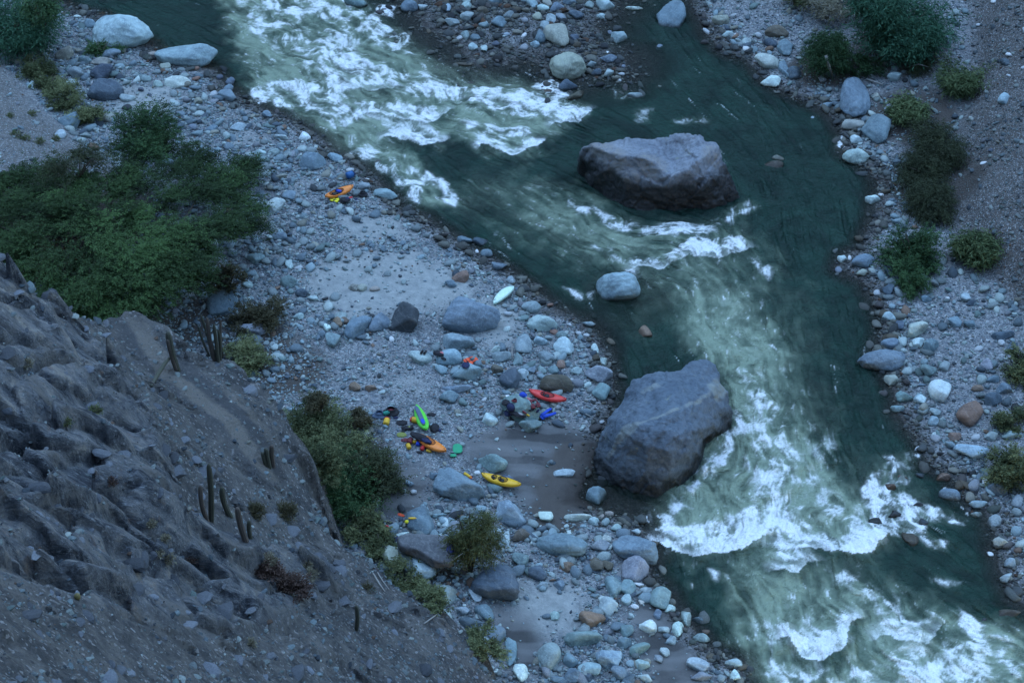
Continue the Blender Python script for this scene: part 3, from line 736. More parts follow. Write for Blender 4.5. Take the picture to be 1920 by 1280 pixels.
    F = np.stack([idx[:-1, :-1], idx[:-1, 1:], idx[1:, 1:], idx[1:, :-1]], -1).reshape(-1, 4)
    px, py = f(PX), f(PY)
    F = F[keep[F].all(1)]
    used = np.zeros(X.size, bool); used[F.ravel()] = True
    m = np.cumsum(used) - 1
    V = np.stack([f(X), f(Y), f(z)], 1)[used]
    deep = np.clip(sstep(0.1, -2.2, d), 0, 1)
    # shallow brown shelf below the veined boulder
    bx, by = unproj(1170, 945); deep *= 0.15 + 0.85 * sstep(1.5, 4.5, np.hypot(f(X) - bx, f(Y) - by))
    bx, by = unproj(1180, 560); deep *= 0.45 + 0.55 * sstep(2, 6, np.hypot(f(X) - bx, f(Y) - by))
    me = mesh_np('river', V, m[F], dict(foam=f(foam)[used], aer=f(aer)[used], deep=deep[used], streak=f(longs * .6 + coarse * .2 + fine * .2)[used]))
    k = NT('green_river_water')
    p = k.pos()
    n1 = k.noise(p, 3.5, 5, 0.65, 0.3); n2 = k.noise(p, 12, 4, 0.7)
    fo = k.math('ADD', k.attr('foam'), k.math('MULTIPLY', k.math('SUBTRACT', k.math('ADD', n2, n1), 1.0), k.math('MULTIPLY', k.attr('foam'), 1.3)), clamp=True)
    fo = k.ramp(fo, [(0.04, 0.0), (0.3, 0.2), (0.53, 0.62), (0.78, 0.97)])
    ae = k.math('ADD', k.attr('aer'), k.math('MULTIPLY', k.math('SUBTRACT', k.attr('streak'), 0.5), k.math('MULTIPLY', k.attr('aer'), 0.9)), clamp=True)
    bigw = k.noise(p, 0.22, 5, 0.65, 1.2)
    deepc = k.mix(k.mix((0.004, 0.015, 0.012), (0.010, 0.034, 0.025), k.attr('streak')), (0.016, 0.052, 0.037), k.ramp(bigw, [(0.42, 0.0), (0.68, 0.8)]))
    c = k.mix(deepc, (0.27, 0.335, 0.24), k.ramp(ae, [(0.0, 0.0), (0.3, 0.22), (0.65, 0.62), (1.0, 0.95)]))
    c = k.mix(c, (0.016, 0.013, 0.010), k.math('SUBTRACT', 1.0, k.ramp(k.attr('deep'), [(0.0, 0.45), (0.7, 1.0)])))
    c = k.mix(c, (0.88, 0.9, 0.9), fo)
    k.l(c, k.b.inputs['Base Color'])
    k.l(k.math('ADD', 0.14, k.math('MULTIPLY', fo, 0.6)), k.b.inputs['Roughness'])
    k.b.inputs['IOR'].default_value = 1.33
    al = k.math('ADD', k.ramp(k.attr('deep'), [(0.0, 0.35), (0.65, 1.0)]), fo, clamp=True)
    k.l(al, k.b.inputs['Alpha'])
    n0 = k.noise(p, 1.1, 4, 0.6, 1.0)
    hh = k.math('ADD', k.math('ADD', k.math('MULTIPLY', n0, 1.6), k.math('MULTIPLY', n1, 0.9)), k.math('ADD', k.math('MULTIPLY', n2, 0.3), k.math('MULTIPLY', k.attr('streak'), 1.7)))
    k.l(k.bump(hh, 0.95, 0.22), k.b.inputs['Normal'])
    tag(link('river', me, k.m), 'green river broken by white rapids between cobble banks', kind='structure')
# ================================================================== ROCKS
# colour letters -> base colour
HUE = dict(p=(.43, .455, .46), w=(.62, .63, .62), g=(.29, .305, .32), b=(.19, .22, .26), d=(.10, .115, .145), k=(.062, .062, .07), t=(.33, .295, .26), r=(.25, .15, .115),
           m=(.29, .275, .31), n=(.21, .26, .265), c=(.53, .52, .47), o=(.13, .10, .08), q=(.31, .36, .40))
WORD = dict(p='pale grey', w='whitish', g='grey', b='blue-grey', d='dark slate', k='blackish', t='tan', r='rusty', m='mauve-grey', n='greenish grey', c='cream', o='brown', q='light blue-grey')
TILE = [(0, 0), (640, 0), (1280, 0), (0, 430), (640, 430), (1280, 430), (0, 850), (640, 850), (1280, 850)]
# per tile (3x enlargements of the photograph): x y w h hue [image tilt in degrees] ; a name in TITLES singles out the big ones
ROCKS = {
0: """680 190 350 228 p|1040 318 355 145 q|500 135 80 60 b|360 300 110 90 t|470 335 90 60 n|560 345 110 50 t|620 305 120 70 b|570 410 150 100 d|430 405 120 85 g 30|590 510 200 130 d|640 530 70 60 t|990 465 150 78 c|925 375 60 45 t|1090 375 50 36 r|800 440 90 50 g|880 470 60 45 p|1095 440 50 40 r|1225 420 45 30 d|1285 460 55 50 d|1275 500 60 50 b|1265 540 110 70 b|1190 520 55 40 p|1105 565 60 45 t|710 550 90 50 p|840 550 40 22 d|790 520 50 30 d|390 675 125 115 b|610 660 90 60 t|340 755 60 60 p|1330 710 90 55 p|1180 722 80 50 b|1080 730 50 40 b|1570 765 75 45 p|1700 765 70 62 w|1750 910 150 110 b|1870 885 90 60 q|1530 850 70 45 g|1450 855 70 45 p|1560 990 90 45 t|1615 1095 80 70 b|1540 1150 115 88 w|1490 640 60 45 b|245 245 40 28 w|285 300 40 50 w|170 475 40 60 g|850 290 45 50 t""",
1: """75 20 150 85 n|380 30 100 90 b|455 45 55 45 p|595 45 40 60 q|700 35 65 50 p|790 60 70 45 o|850 8 100 45 b|1065 25 65 65 q|1150 12 60 60 t|1125 48 70 42 p|1205 42 80 70 b|1275 15 80 42 b|1475 30 110 82 p|1385 30 60 50 g|1635 50 100 36 w|1840 85 165 210 b|1455 95 70 40 p|1310 90 90 55 d|1225 100 60 50 g|1170 110 62 72 p -20|1135 145 55 60 g|1095 95 60 50 t|1020 108 50 36 g|930 85 70 50 g|880 125 90 75 b|795 140 60 45 g|700 95 80 65 g|620 125 90 60 g|1115 205 75 90 b|1210 200 140 150 t -30|1300 210 55 60 d|1080 250 55 50 q|1020 255 75 30 g|1020 188 42 40 w|920 185 45 40 q|860 240 60 30 d|745 210 65 40 b|690 200 50 70 g|655 200 40 45 p|735 265 55 46 p|795 272 45 60 p|1265 375 200 165 t -12|1550 210 95 88 g|1535 138 40 28 b|1500 168 36 28 b|1775 240 56 30 b 25|1490 330 100 55 b|1395 360 60 50 g|1420 405 65 42 d|1490 407 66 58 p|1565 400 48 36 p|1552 432 38 20 p|1575 360 36 25 b|1150 492 60 30 o|1265 480 110 80 d|1310 540 130 70 o -35|1640 535 95 55 g|690 362 120 32 o|145 990 42 32 w|245 1085 150 62 q 15|50 945 60 32 p|130 1040 70 50 g|30 1120 60 40 g""",
2: """210 110 100 70 t|135 165 60 26 p|250 193 66 40 p|300 205 36 42 p|355 235 60 40 p|355 270 60 30 w|430 288 28 22 p|285 95 45 36 p|420 205 60 36 p|525 180 135 75 o|490 245 80 60 d|570 260 90 120 b|470 350 145 88 c 15|565 390 60 110 b|490 455 112 72 w 12|620 410 90 80 d|780 450 62 36 g|955 545 180 245 b|1080 720 172 182 b|950 700 132 76 t|965 875 152 100 p|970 780 80 60 w|805 590 76 46 b|735 640 55 28 q|1080 540 50 52 t|1180 430 80 60 g|1150 610 56 60 m|1060 1115 86 62 w|1110 1075 50 40 w|530 890 70 42 t|500 935 130 60 o|1800 350 60 52 d|1785 475 42 52 w|1790 555 70 70 q|1640 205 36 32 p|1710 130 30 36 w|1755 130 26 32 w|1865 395 36 50 p|1780 610 36 32 p|1850 600 32 40 p|1690 975 36 36 d|1650 1035 36 36 w""",
3: """1235 405 190 165 b|1075 420 38 40 p|1400 560 185 90 m|1610 290 100 80 n|1685 355 80 60 d|1615 190 50 70 p|1465 295 50 42 p|1380 310 60 46 p|1670 250 50 36 p|1665 485 60 46 p|1885 515 56 60 r|1830 545 50 50 w|1860 620 90 90 n|1750 385 60 42 p|1430 160 100 80 n|1560 40 90 50 b""",
4: """95 545 150 150 b|215 520 120 120 b|355 490 172 185 k|725 490 328 222 b|655 625 182 102 q|665 265 100 80 r|610 300 70 55 b|1545 335 250 205 q|1120 520 172 112 p|1060 440 112 72 g|930 480 60 36 p|1110 620 86 60 q|1240 655 120 112 p|1015 640 100 120 g|860 670 60 40 p|890 710 120 72 g|985 725 56 76 n|940 830 120 132 d|1015 810 76 62 p|1200 860 190 112 o|1435 805 146 106 m 25|1150 720 110 70 g|1225 750 50 60 r|1060 775 50 60 b|1120 780 50 56 g|1185 785 70 50 n|1310 790 70 50 p|1465 735 46 56 p|1415 665 46 56 p|1370 870 56 46 p|1450 905 106 100 n|1285 855 50 42 p|1165 410 42 50 r|1325 572 36 34 p|1368 580 42 36 p|1380 530 80 42 g|1275 525 46 30 p|1690 575 90 80 r|1185 575 50 36 r|1230 590 70 50 g|600 715 150 100 q|700 790 172 120 q|555 785 70 60 q|440 720 140 75 p|870 780 70 60 o|1010 985 230 180 n 30|1055 1090 130 90 n|775 75 90 60 d|810 135 70 56 b|755 113 32 28 w|690 60 90 46 b|880 210 90 56 b|945 285 56 50 g|70 325 62 46 t|115 325 56 50 t|185 360 60 36 t|15 510 60 42 r|285 650 36 36 w|800 980 46 36 p|830 1060 92 80 p|165 885 66 46 r|75 880 70 50 r|600 935 110 80 b|640 890 180 50 b|1205 995 50 36 p|1455 1060 36 32 p|130 1145 62 72 t""",
5: """1110 735 275 132 b -5|1315 555 126 116 c|1430 900 132 132 w|1315 635 76 62 w -25|1155 635 106 76 b|1390 650 100 76 b|1515 515 86 86 b|1605 525 86 50 b -20|1600 1030 142 136 r 15|1235 930 96 76 n|1325 950 76 56 w|1165 840 86 76 t|1375 790 96 76 n|1460 765 66 56 g|1150 490 76 60 p|1215 535 50 72 d|1005 180 132 76 b|890 165 55 52 w|935 150 34 36 w|870 210 56 36 b|1155 225 66 90 d|1155 335 80 80 d|1000 245 62 40 t|1360 385 60 46 b|1475 400 36 26 w|1580 380 66 60 p|1610 410 60 40 d|1085 345 46 40 p|1700 755 76 66 m|1790 590 130 56 d -8|1835 660 80 70 d|1730 835 80 46 b|1790 885 86 66 b|1735 950 110 80 d|1645 885 70 40 r|1410 1025 70 50 g|1200 1000 80 46 n|1395 1070 66 56 q|1720 1155 80 56 g|1635 1170 60 36 p|1520 1155 70 60 r|1490 1200 66 50 b|1610 1245 200 84 q|1410 1160 60 40 g|1320 1205 46 46 p|1645 690 40 40 p|1825 1145 90 60 g|1770 660 50 36 p""",
7: """845 55 172 112 n 10|660 190 292 170 b 15|520 125 60 46 b|955 330 190 142 q 25|440 370 160 172 b|1240 110 132 42 p|1425 240 126 106 b|1320 355 156 62 c 10|1140 355 86 66 c|1410 380 66 50 p|1475 385 50 56 g|1535 415 60 50 p|1645 435 56 44 p|1475 480 70 60 c|1450 340 46 34 t|1495 325 50 40 t|1230 510 292 142 b 12|1445 515 116 70 m|1640 540 262 152 b 5|1635 645 156 146 m 20|1260 635 90 60 r|1425 620 80 80 o|1485 630 70 60 o|1230 545 60 55 p|1200 570 50 46 o|1095 660 110 100 d|855 725 282 212 d|450 640 162 162 p|585 800 152 122 g|675 875 86 60 m|800 890 96 110 b -20|720 945 132 60 d|750 790 56 76 p -20|1010 455 112 86 o|1000 600 100 90 n|1065 470 70 60 g|1780 805 126 126 n|1700 770 76 60 p|1665 725 50 40 w|1590 810 60 66 p|1635 855 50 42 w|1680 820 60 40 c|1525 750 110 110 n|1600 750 90 90 n|1490 860 110 112 p|1400 920 152 112 r|1710 965 102 76 w|1835 865 60 52 w|1765 895 50 60 b|1800 985 66 52 p|1880 980 72 82 w|1350 1030 205 122 n 15|1590 985 86 76 n|1665 1090 122 92 n|1580 1060 90 70 b|1160 1130 136 152 g|1500 1150 162 122 q -15|1385 1205 132 82 q|1680 1175 86 62 p|1700 1250 76 52 p|1000 1225 86 92 w|945 1100 72 150 b|865 1005 112 100 b|1280 1150 90 82 b|1280 1240 102 82 b|1380 1250 80 52 d|1205 1260 80 42 b|1555 1230 112 82 b|1805 1110 60 52 p|1770 1145 50 50 g|1840 1040 60 52 g|1190 905 60 52 p|1215 735 66 62 b|1120 735 70 42 g|340 455 78 42 w|405 250 50 46 p|375 165 60 42 b|195 270 56 46 w|545 345 80 36 q|580 385 52 56 w|760 127 42 40 w|920 480 42 92 p|300 590 145 150 t|640 1000 60 50 g""",
8: """1450 135 86 50 r|1475 178 42 34 p|1490 230 126 76 b 15|1330 125 70 46 d|1755 195 112 86 d|1650 285 106 52 q|1640 342 66 40 p|1740 380 76 66 g|1780 495 102 76 t|1720 540 42 36 w|1825 610 70 60 g|1805 695 72 60 p|1530 305 46 36 o|1865 270 70 70 g|1690 155 46 50 w|1225 135 66 46 r|1155 190 70 56 r|1195 255 56 42 k|1180 340 82 60 k|1140 315 46 36 r|1075 380 82 52 k|1270 490 102 92 o|1320 295 70 46 k|1345 390 70 56 d|1800 910 172 80 o|1670 935 72 42 d|85 930 86 46 b|105 1030 102 56 g|85 1180 132 82 p 20|285 1170 102 56 p|290 1235 62 62 w|105 1240 122 62 m|20 920 60 90 p|130 975 52 30 o|1860 1240 80 52 d""",
}
# full-photo pixel of a rock -> (short name used by its neighbours, its own label)
TITLES = {(228, 64): ('the great pale boulder', 'great pale smooth boulder by the water, a green plant at its foot'), (349, 107): ('the flat pale slab', 'flat-topped pale slab at the water edge below the great pale boulder'),
 (588, 306): ('the square slab', 'square blue-grey slab on cobbles above the uppermost orange kayak'), (517, 386): ('the lone white boulder', 'lone whitish boulder on pale sand beside the tree crown'),
 (1258, 28): ('the tall channel boulder', 'tall blue-grey boulder standing in the side channel at the top edge'), (1046, 67): ('the pinkish boulder', 'pinkish tan upright boulder at the end of the cobble bar'),
 (1065, 126): ('the smooth tan boulder', 'smooth tan boulder with white water pouring round it below the bar'), (1601, 183): ('the egg-shaped blue boulder', 'big egg-shaped blue-grey boulder at the far water edge'),
 (1643, 242): ('the angular blue boulder', 'big angular blue-grey boulder touching the dark feathery shrub'), (1604, 294): ('the low pale boulder', 'low pale grey boulder at the water edge below the angular blue one'),
 (1438, 118): ('the cream boulder', 'cream angular boulder at the far waterline by the tall dark bush'), (1445, 153): ('the white wedge', 'whitish wedge-shaped rock jutting into the side channel'), (415, 566): ('the mottled boulder', 'mottled blue-grey boulder between the big tree and the cactus clump'),
 (672, 613): ('the twin blue boulder', 'blue-grey boulder, outer half of a split pair beside the blackish one'), (712, 605): ('the split blue boulder', 'blue-grey boulder wedged between its split twin and the blackish boulder'), (759, 595): ('the blackish boulder', 'upright blackish boulder in pale sand, in the middle of the beach'),
 (884, 595): ('the veined round boulder', 'biggest round blue-grey beach boulder with pale veins, beside the white kayak'), (860, 640): ('the creased light boulder', 'light blue-grey creased boulder tucked under the biggest round one'), (1159, 543): ('the mid-river block', 'pale blocky boulder standing in the shallows off the beach'),
 (956, 709): ('the dark slate boulder', 'dark slate rounded boulder between pale ones above the red kayak'), (1043, 719): ('the brown boulder', 'brown and tan boulder right behind the red kayak'), (1122, 700): ('the mauve boulder', 'pointed mauve-grey boulder at the water above the giant veined boulder'),
 (1208, 623): ('the rusty river rock', 'lone rusty rock breaking the dark shallows'), (979, 761): ('the gear boulder', 'greenish boulder heaped with wet clothing and a blue helmet'), (875, 695): ('the red jacket stone', 'light blue-grey stone with a red jacket on it'), (842, 670): ('the drying stone', 'light blue-grey flat stone with black gear laid along its edge'),
 (1653, 677): ('the long log-like boulder', 'long blue-grey boulder lying like a log at the far waterline'), (1722, 616): ('the cream round boulder', 'rounded cream boulder on the far bank above the long one'), (1760, 732): ('the white faceted boulder', 'whitish faceted boulder on the far bank'),
 (1818, 776): ('the red-brown boulder', 'smooth red-brown boulder on the far cobbles'), (1821, 848): ('the light blue slab', 'light blue-grey slab on the far bank touching an olive bush'), (924, 868): ('the half-buried rock', 'flat greenish rock half buried in mud above the yellow kayak'),
 (862, 914): ('the broad blue boulder', 'broad blue-grey boulder between the wispy willow and the yellow kayak'), (961, 961): ('the folded pale boulder', 'folded light blue boulder behind the wispy willow'), (788, 974): ('the triangular boulder', 'triangular blue-grey boulder with yellow gear at its tip'),
 (1053, 1021): ('the long blue boulder', 'long low blue boulder half sunk in cobbles below the mud flat'), (1191, 1031): ('the waterside blue boulder', 'dark blue rounded boulder at the edge of the white hole'), (1189, 1067): ('the mauve wedge', 'mauve-grey wedge leaning below the waterside blue boulder'),
 (927, 1094): ('the dark pyramid boulder', 'dark slate pyramid-shaped boulder at the foot of the wispy willow'), (791, 1065): ('the shattered pale boulder', 'shattered pale boulder under the rock ledge'), (836, 1119): ('the dull grey boulder', 'dull grey boulder at the foot of the cliff below the shattered one'),
 (1110, 1159): ('the rust-red boulder', 'rust-red boulder among pale cobbles'), (1093, 1196): ('the greenish slab', 'greenish grey slab below the rust-red boulder'), (1030, 1230): ('the round grey boulder', 'round grey boulder at the lower end of the beach'), (1238, 1120): ('the dark green stone', 'round dark greenish boulder at the waterline below the rapid'),
 (1119, 931): ('the mud flat stone', 'blue-grey egg-shaped boulder at the foot of the giant veined boulder'), (1707, 1015): ('the brown fang', 'brown pointed rock splitting the foam near the far bank'), (741, 1048): ('the tan knob', 'tan weathered rock knob in scrub at the cliff edge'), (1063, 1063): ('the small rusty stone', 'lone rusty oval stone below the long blue boulder')}
LANDMARKS = [((635, 362), 'the uppermost orange kayak'), ((943, 553), 'the white upturned kayak'), ((1028, 744), 'the red kayak'), ((792, 788), 'the green kayak'), ((808, 833), 'the lower orange kayak'), ((940, 903), 'the yellow kayak'),
             ((1235, 325), 'the saddle-topped giant boulder'), ((1245, 800), 'the giant veined boulder'), ((900, 1000), 'the wispy willow'), ((1680, 60), 'the giant reed clump'), ((1545, 90), 'the channel bush'), ((1710, 460), 'the bright green bush'),
             ((1825, 450), 'the olive thicket'), ((330, 660), 'the lone cactus'), ((858, 843), 'the green sheet'), ((60, 60), 'the corner reeds'), ((240, 420), 'the great feathery tree')]

def rock_shape(seed, angular, rough, level=4, round_=0.0):
    """a rounded polytope: directions divided by a soft maximum over random planes, then roughened"""
    r = np.random.default_rng(seed)
    V, F = ico(level)
    n = r.normal(size=(r.integers(9, 15), 3)); n /= np.linalg.norm(n, axis=1)[:, None]
    dist = r.uniform(0.62, 1.0, len(n))
    dots = np.maximum(V @ n.T, 0) / dist
    p = 5 + angular * 16
    rad = 1 / (np.maximum((dots ** p).sum(1), 0.35 ** p) ** (1 / p))
    V = V * (np.clip(rad, 0.5, 1.25) * (1 - round_) + .95 * round_)[:, None]
    o = r.uniform(0, 50, 3)
    q = V + o
    V = V * (1 + rough * (0.16 * fbm(q[:, 0] * 1.3, q[:, 1] * 1.3, q[:, 2] * 1.3, 4) + 0.07 * ridged(q[:, 0] * 2.4, q[:, 1] * 2.4, q[:, 2] * 2.4, 3)))[:, None]
    ext = (V.max(0) - V.min(0)) / 2
    return (V - (V.max(0) + V.min(0)) / 2) / ext, F

def direction(dx, dy):
    a = math.degrees(math.atan2(-dy, dx)) % 360
    return ('right of', 'upper right of', 'above', 'upper left of', 'left of', 'lower left of', 'below', 'lower right of')[int((a + 22.5) // 45) % 8]

def build_rocks(mat):
    rows = []
    for t, s in ROCKS.items():
        ox, oy = TILE[t]
        for it in s.split('|'):
            q = it.split()
            x, y, w, h = map(float, q[:4])
            rows.append([ox + x / 2.9766, oy + y / 2.9766, w / 2.9766, h / 2.9766, q[4], float(q[5]) if len(q) > 5 else 0.0])
    rows.sort(key=lambda r: -r[2] * r[3])
    keep, rest = rows[:318], rows[318:]
    protos = []
    for i in range(30):
        V, F = rock_shape(100 + i, [0.05, 0.25, 0.6, 1.0][i % 4], [0.5, .8, 1.0][i % 3], 4)
        protos.append(mesh_np('rock', V, F)); protos[-1].materials.append(mat)
    titled = {}
    for key, v in TITLES.items():
        best = min(keep, key=lambda r: math.hypot(r[0] - key[0], r[1] - key[1]))
        if math.hypot(best[0] - key[0], best[1] - key[1]) < 14: titled[id(best)] = v
        else: print('TITLE MISS', key, v[0])
    marks = LANDMARKS + [((r[0], r[1]), titled[id(r)][0]) for r in keep if id(r) in titled]
    made = []
    tall = {(884, 595), (759, 595), (956, 709), (1159, 543), (1030, 1230), (1722, 616)}
    rng = np.random.default_rng(21)
    for i, r in enumerate(keep):
        px, py, w, h, hue, tilt = r
        zc = 0.3
        for _ in range(5):
            s = pxm(px, py, zc)
            a = w / 2 / s; hh = h / 2 / s
            c = min(0.78 * a, 1.0 * hh) if not any(math.hypot(px - q, py - w_) < 8 for q, w_ in tall) else min(.95 * a, 1.12 * hh) if hue != 'o' else 0.5 * min(a, hh)
            b = math.sqrt(max(hh * hh - (c * CT) ** 2, (0.45 * hh) ** 2)) / ST
            x, y = (float(v) for v in unproj(px, py, zc))
            g = ground_z(x, y)
            zc = max(g, -0.25) + c * (0.42 if g > 0 else 0.1 if hue == 'o' else 0.45)
        big = a > 1.25
        if big:
            V, F = rock_shape(500 + i, float(rng.uniform(.0, .5)), .9, 5, float(rng.uniform(.15, .6)))
            me = mesh_np('boulder', V, F); me.materials.append(mat)
        else:
            me = protos[int(rng.integers(len(protos)))]
        nm = 'boulder' if a > 0.75 else 'stone'
        o = link(nm, me)
        o.location = (x, y, zc); o.scale = (a, b, c)
        if big: o.rotation_euler = (0, 0, math.radians(-tilt * 1.2))
        else: o.rotation_euler = (rng.uniform(-.15, .15), rng.uniform(-.15, .15), math.radians(-tilt * 1.2) + (PI if rng.random() < .5 else 0))
        base = np.array(HUE[hue]) * np.array([.88, 1.03, 1.0]) * rng.uniform(0.88, 1.12) * (1 + rng.uniform(-.04, .04, 3))
        o.color = (*base, 1)
        made.append((o, r, a, b, c))
        if id(r) in titled:
            tag(o, titled[id(r)][1], 'boulder' if a > .75 else 'stone')
    # labels of the rest: look, then the nearest landmark, then rank of nearness where two read alike
    keyed = {}
    for o, r, a, b, c in made:
        if 'label' in o: continue
        px, py, w, h, hue, tilt = r
        size = 'large' if a > 1.3 else 'mid-sized' if a > .8 else 'small' if a > .45 else 'very small'
        e = (w / h)
        shape = 'long' if e > 1.75 else 'oval' if e > 1.22 else 'upright' if e < 0.86 else 'rounded'
        (mx, my), nm = min(marks, key=lambda m: math.hypot(m[0][0] - px, m[0][1] - py))
        where = f'{direction(px - mx, py - my)} {nm}'
        keyed.setdefault((f'{size} {WORD[hue]} {shape}', where), []).append((math.hypot(px - mx, py - my), o, a))
    ORD = ['nearest', 'second nearest', 'third nearest', 'fourth nearest', 'fifth nearest', 'sixth nearest', 'seventh nearest', 'eighth nearest']
    for (look, where), lst in keyed.items():
        lst.sort(key=lambda q: q[0])
        for j, (_, o, a) in enumerate(lst):
            noun = 'boulder' if a > .75 else 'stone'
            pre = '' if len(lst) == 1 else ORD[min(j, 7)] + ' '
            tag(o, f'{pre}{look} {noun} {where}', noun, 'boulders and stones along the river banks')
    return made, rest

# ------------------------------------------------------------------ the two giants
def relief(name, outline, inner, ox, oy, zoom, mat, label, back=0.9, veins=(), warm=(), seed=0, rough=1.0):
    """a boulder from its outline and inner crest points (enlarged-photo x, y, height in metres above the river), closed below the water"""
    P = []
    for X, Y, h in outline + inner:
        px, py = ox + X / zoom, oy + Y / zoom
        x, y = unproj(px, py, h)
        P.append((X, Y, float(x), float(y), h))
    n = len(outline)
    vs = [Vector((p[0], -p[1])) for p in P]
    edges = [(i, (i + 1) % n) for i in range(n)]
    v2, _, fc, ov, _, _ = delaunay_2d_cdt(vs, edges, [list(range(n))], 1, 1e-4)
    src = [o[0] for o in ov]
    pts = [Vector((P[i][2], P[i][3], P[i][4])) for i in src]
    cen = sum((Vector((p[2], p[3], 0)) for p in P), Vector()) / len(P)
    bm = bmesh.new()
    bv = [bm.verts.new(p) for p in pts]
    for f in fc: bm.faces.new([bv[i] for i in f])
    inv = {s: i for i, s in enumerate(src)}
    loop = [bv[inv[i]] for i in range(n)]
    bot = []
    for v in loop:
        d = (Vector((v.co.x, v.co.y, 0)) - cen); d.normalize()
        bot.append(bm.verts.new((v.co.x + d.x * 0.3, v.co.y + d.y * 0.3 + (back if v.co.z > 1.2 else 0), -1.6)))
    for i in range(n):
        j = (i + 1) % n
        bm.faces.new([loop[i], loop[j], bot[j], bot[i]])
    bm.faces.new(bot[::-1])
    bmesh.ops.recalc_face_normals(bm, faces=bm.faces)
    bmesh.ops.triangulate(bm, faces=bm.faces)
    me = bpy.data.meshes.new(name); bm.to_mesh(me); bm.free()
    o = bpy.data.objects.new('tmp', me); COL.objects.link(o)
    m = o.modifiers.new('r', 'REMESH'); m.mode = 'VOXEL'; m.voxel_size = 0.085
    m = o.modifiers.new('s', 'SMOOTH'); m.iterations = 2; m.factor = 0.5
    dg = bpy.context.evaluated_depsgraph_get()
    out = bpy.data.meshes.new_from_object(o.evaluated_get(dg))
    bpy.data.objects.remove(o)
    N = len(out.vertices)
    V = np.empty(N * 3, np.float32); out.vertices.foreach_get('co', V); V = V.reshape(-1, 3).astype(float)
    Nn = np.empty(N * 3, np.float32); out.vertices.foreach_get('normal', Nn); Nn = Nn.reshape(-1, 3).astype(float)
    q = V + seed * 13.7
    d = 0.12 * fbm(q[:, 0] * .5, q[:, 1] * .5, q[:, 2] * .5, 5) + 0.15 * ridged(q[:, 0] * .8, q[:, 1] * .8, q[:, 2] * .8, 5) + 0.05 * fbm(q[:, 0] * 3, q[:, 1] * 3, q[:, 2] * 3, 3)
    d += .16 * facet(q[:, 0] * .5, q[:, 1] * .5, 5)[0] * np.abs(Nn[:, 2]) + .2 * facet(q[:, 0] * .55, q[:, 2] * .6, 9)[0] * np.abs(Nn[:, 1]) + .06 * facet(q[:, 0] * 1.6, q[:, 1] * 1.6 + q[:, 2], 15)[0]
    V += Nn * (d * rough)[:, None]
    out.vertices.foreach_set('co', V.astype(np.float32).ravel())
    vein = np.zeros(N)
    for line, wd, amt in veins:
        L = [tuple(unproj(ox + X / zoom, oy + Y / zoom, h)) for X, Y, h in line]
        dd = seg_dist(V[:, 0] + .12 * fbm(q[:, 0] * 1.3, q[:, 1] * 1.3, o=3), V[:, 1] + .12 * fbm(q[:, 0] * 1.3 + 7, q[:, 1] * 1.3, o=3), L)
        vein = np.maximum(vein, amt * (1 - sstep(wd * .5, wd, dd)) * np.clip(.75 + 1.2 * fbm(q[:, 0] * 1.7, q[:, 1] * 1.7, o=3), 0, 1) * (Nn[:, 2] > -0.1))
    wm = np.zeros(N)
    for X, Y, h, r in warm:
        x, y = unproj(ox + X / zoom, oy + Y / zoom, h)
        wm = np.maximum(wm, 1 - sstep(r * .4, r, np.sqrt((V[:, 0] - x) ** 2 + (V[:, 1] - y) ** 2 + (V[:, 2] - h) ** 2) + .6 * fbm(q[:, 0], q[:, 1], q[:, 2], 3)))
    out.attributes.new('vein', 'FLOAT', 'POINT').data.foreach_set('value', vein.astype(np.float32))
    out.attributes.new('warm', 'FLOAT', 'POINT').data.foreach_set('value', wm.astype(np.float32))
    out.polygons.foreach_set('use_smooth', np.ones(len(out.polygons), bool)); out.update()
    out.materials.clear()
    ob = link(name, out, mat)
    return tag(ob, label, 'boulder')

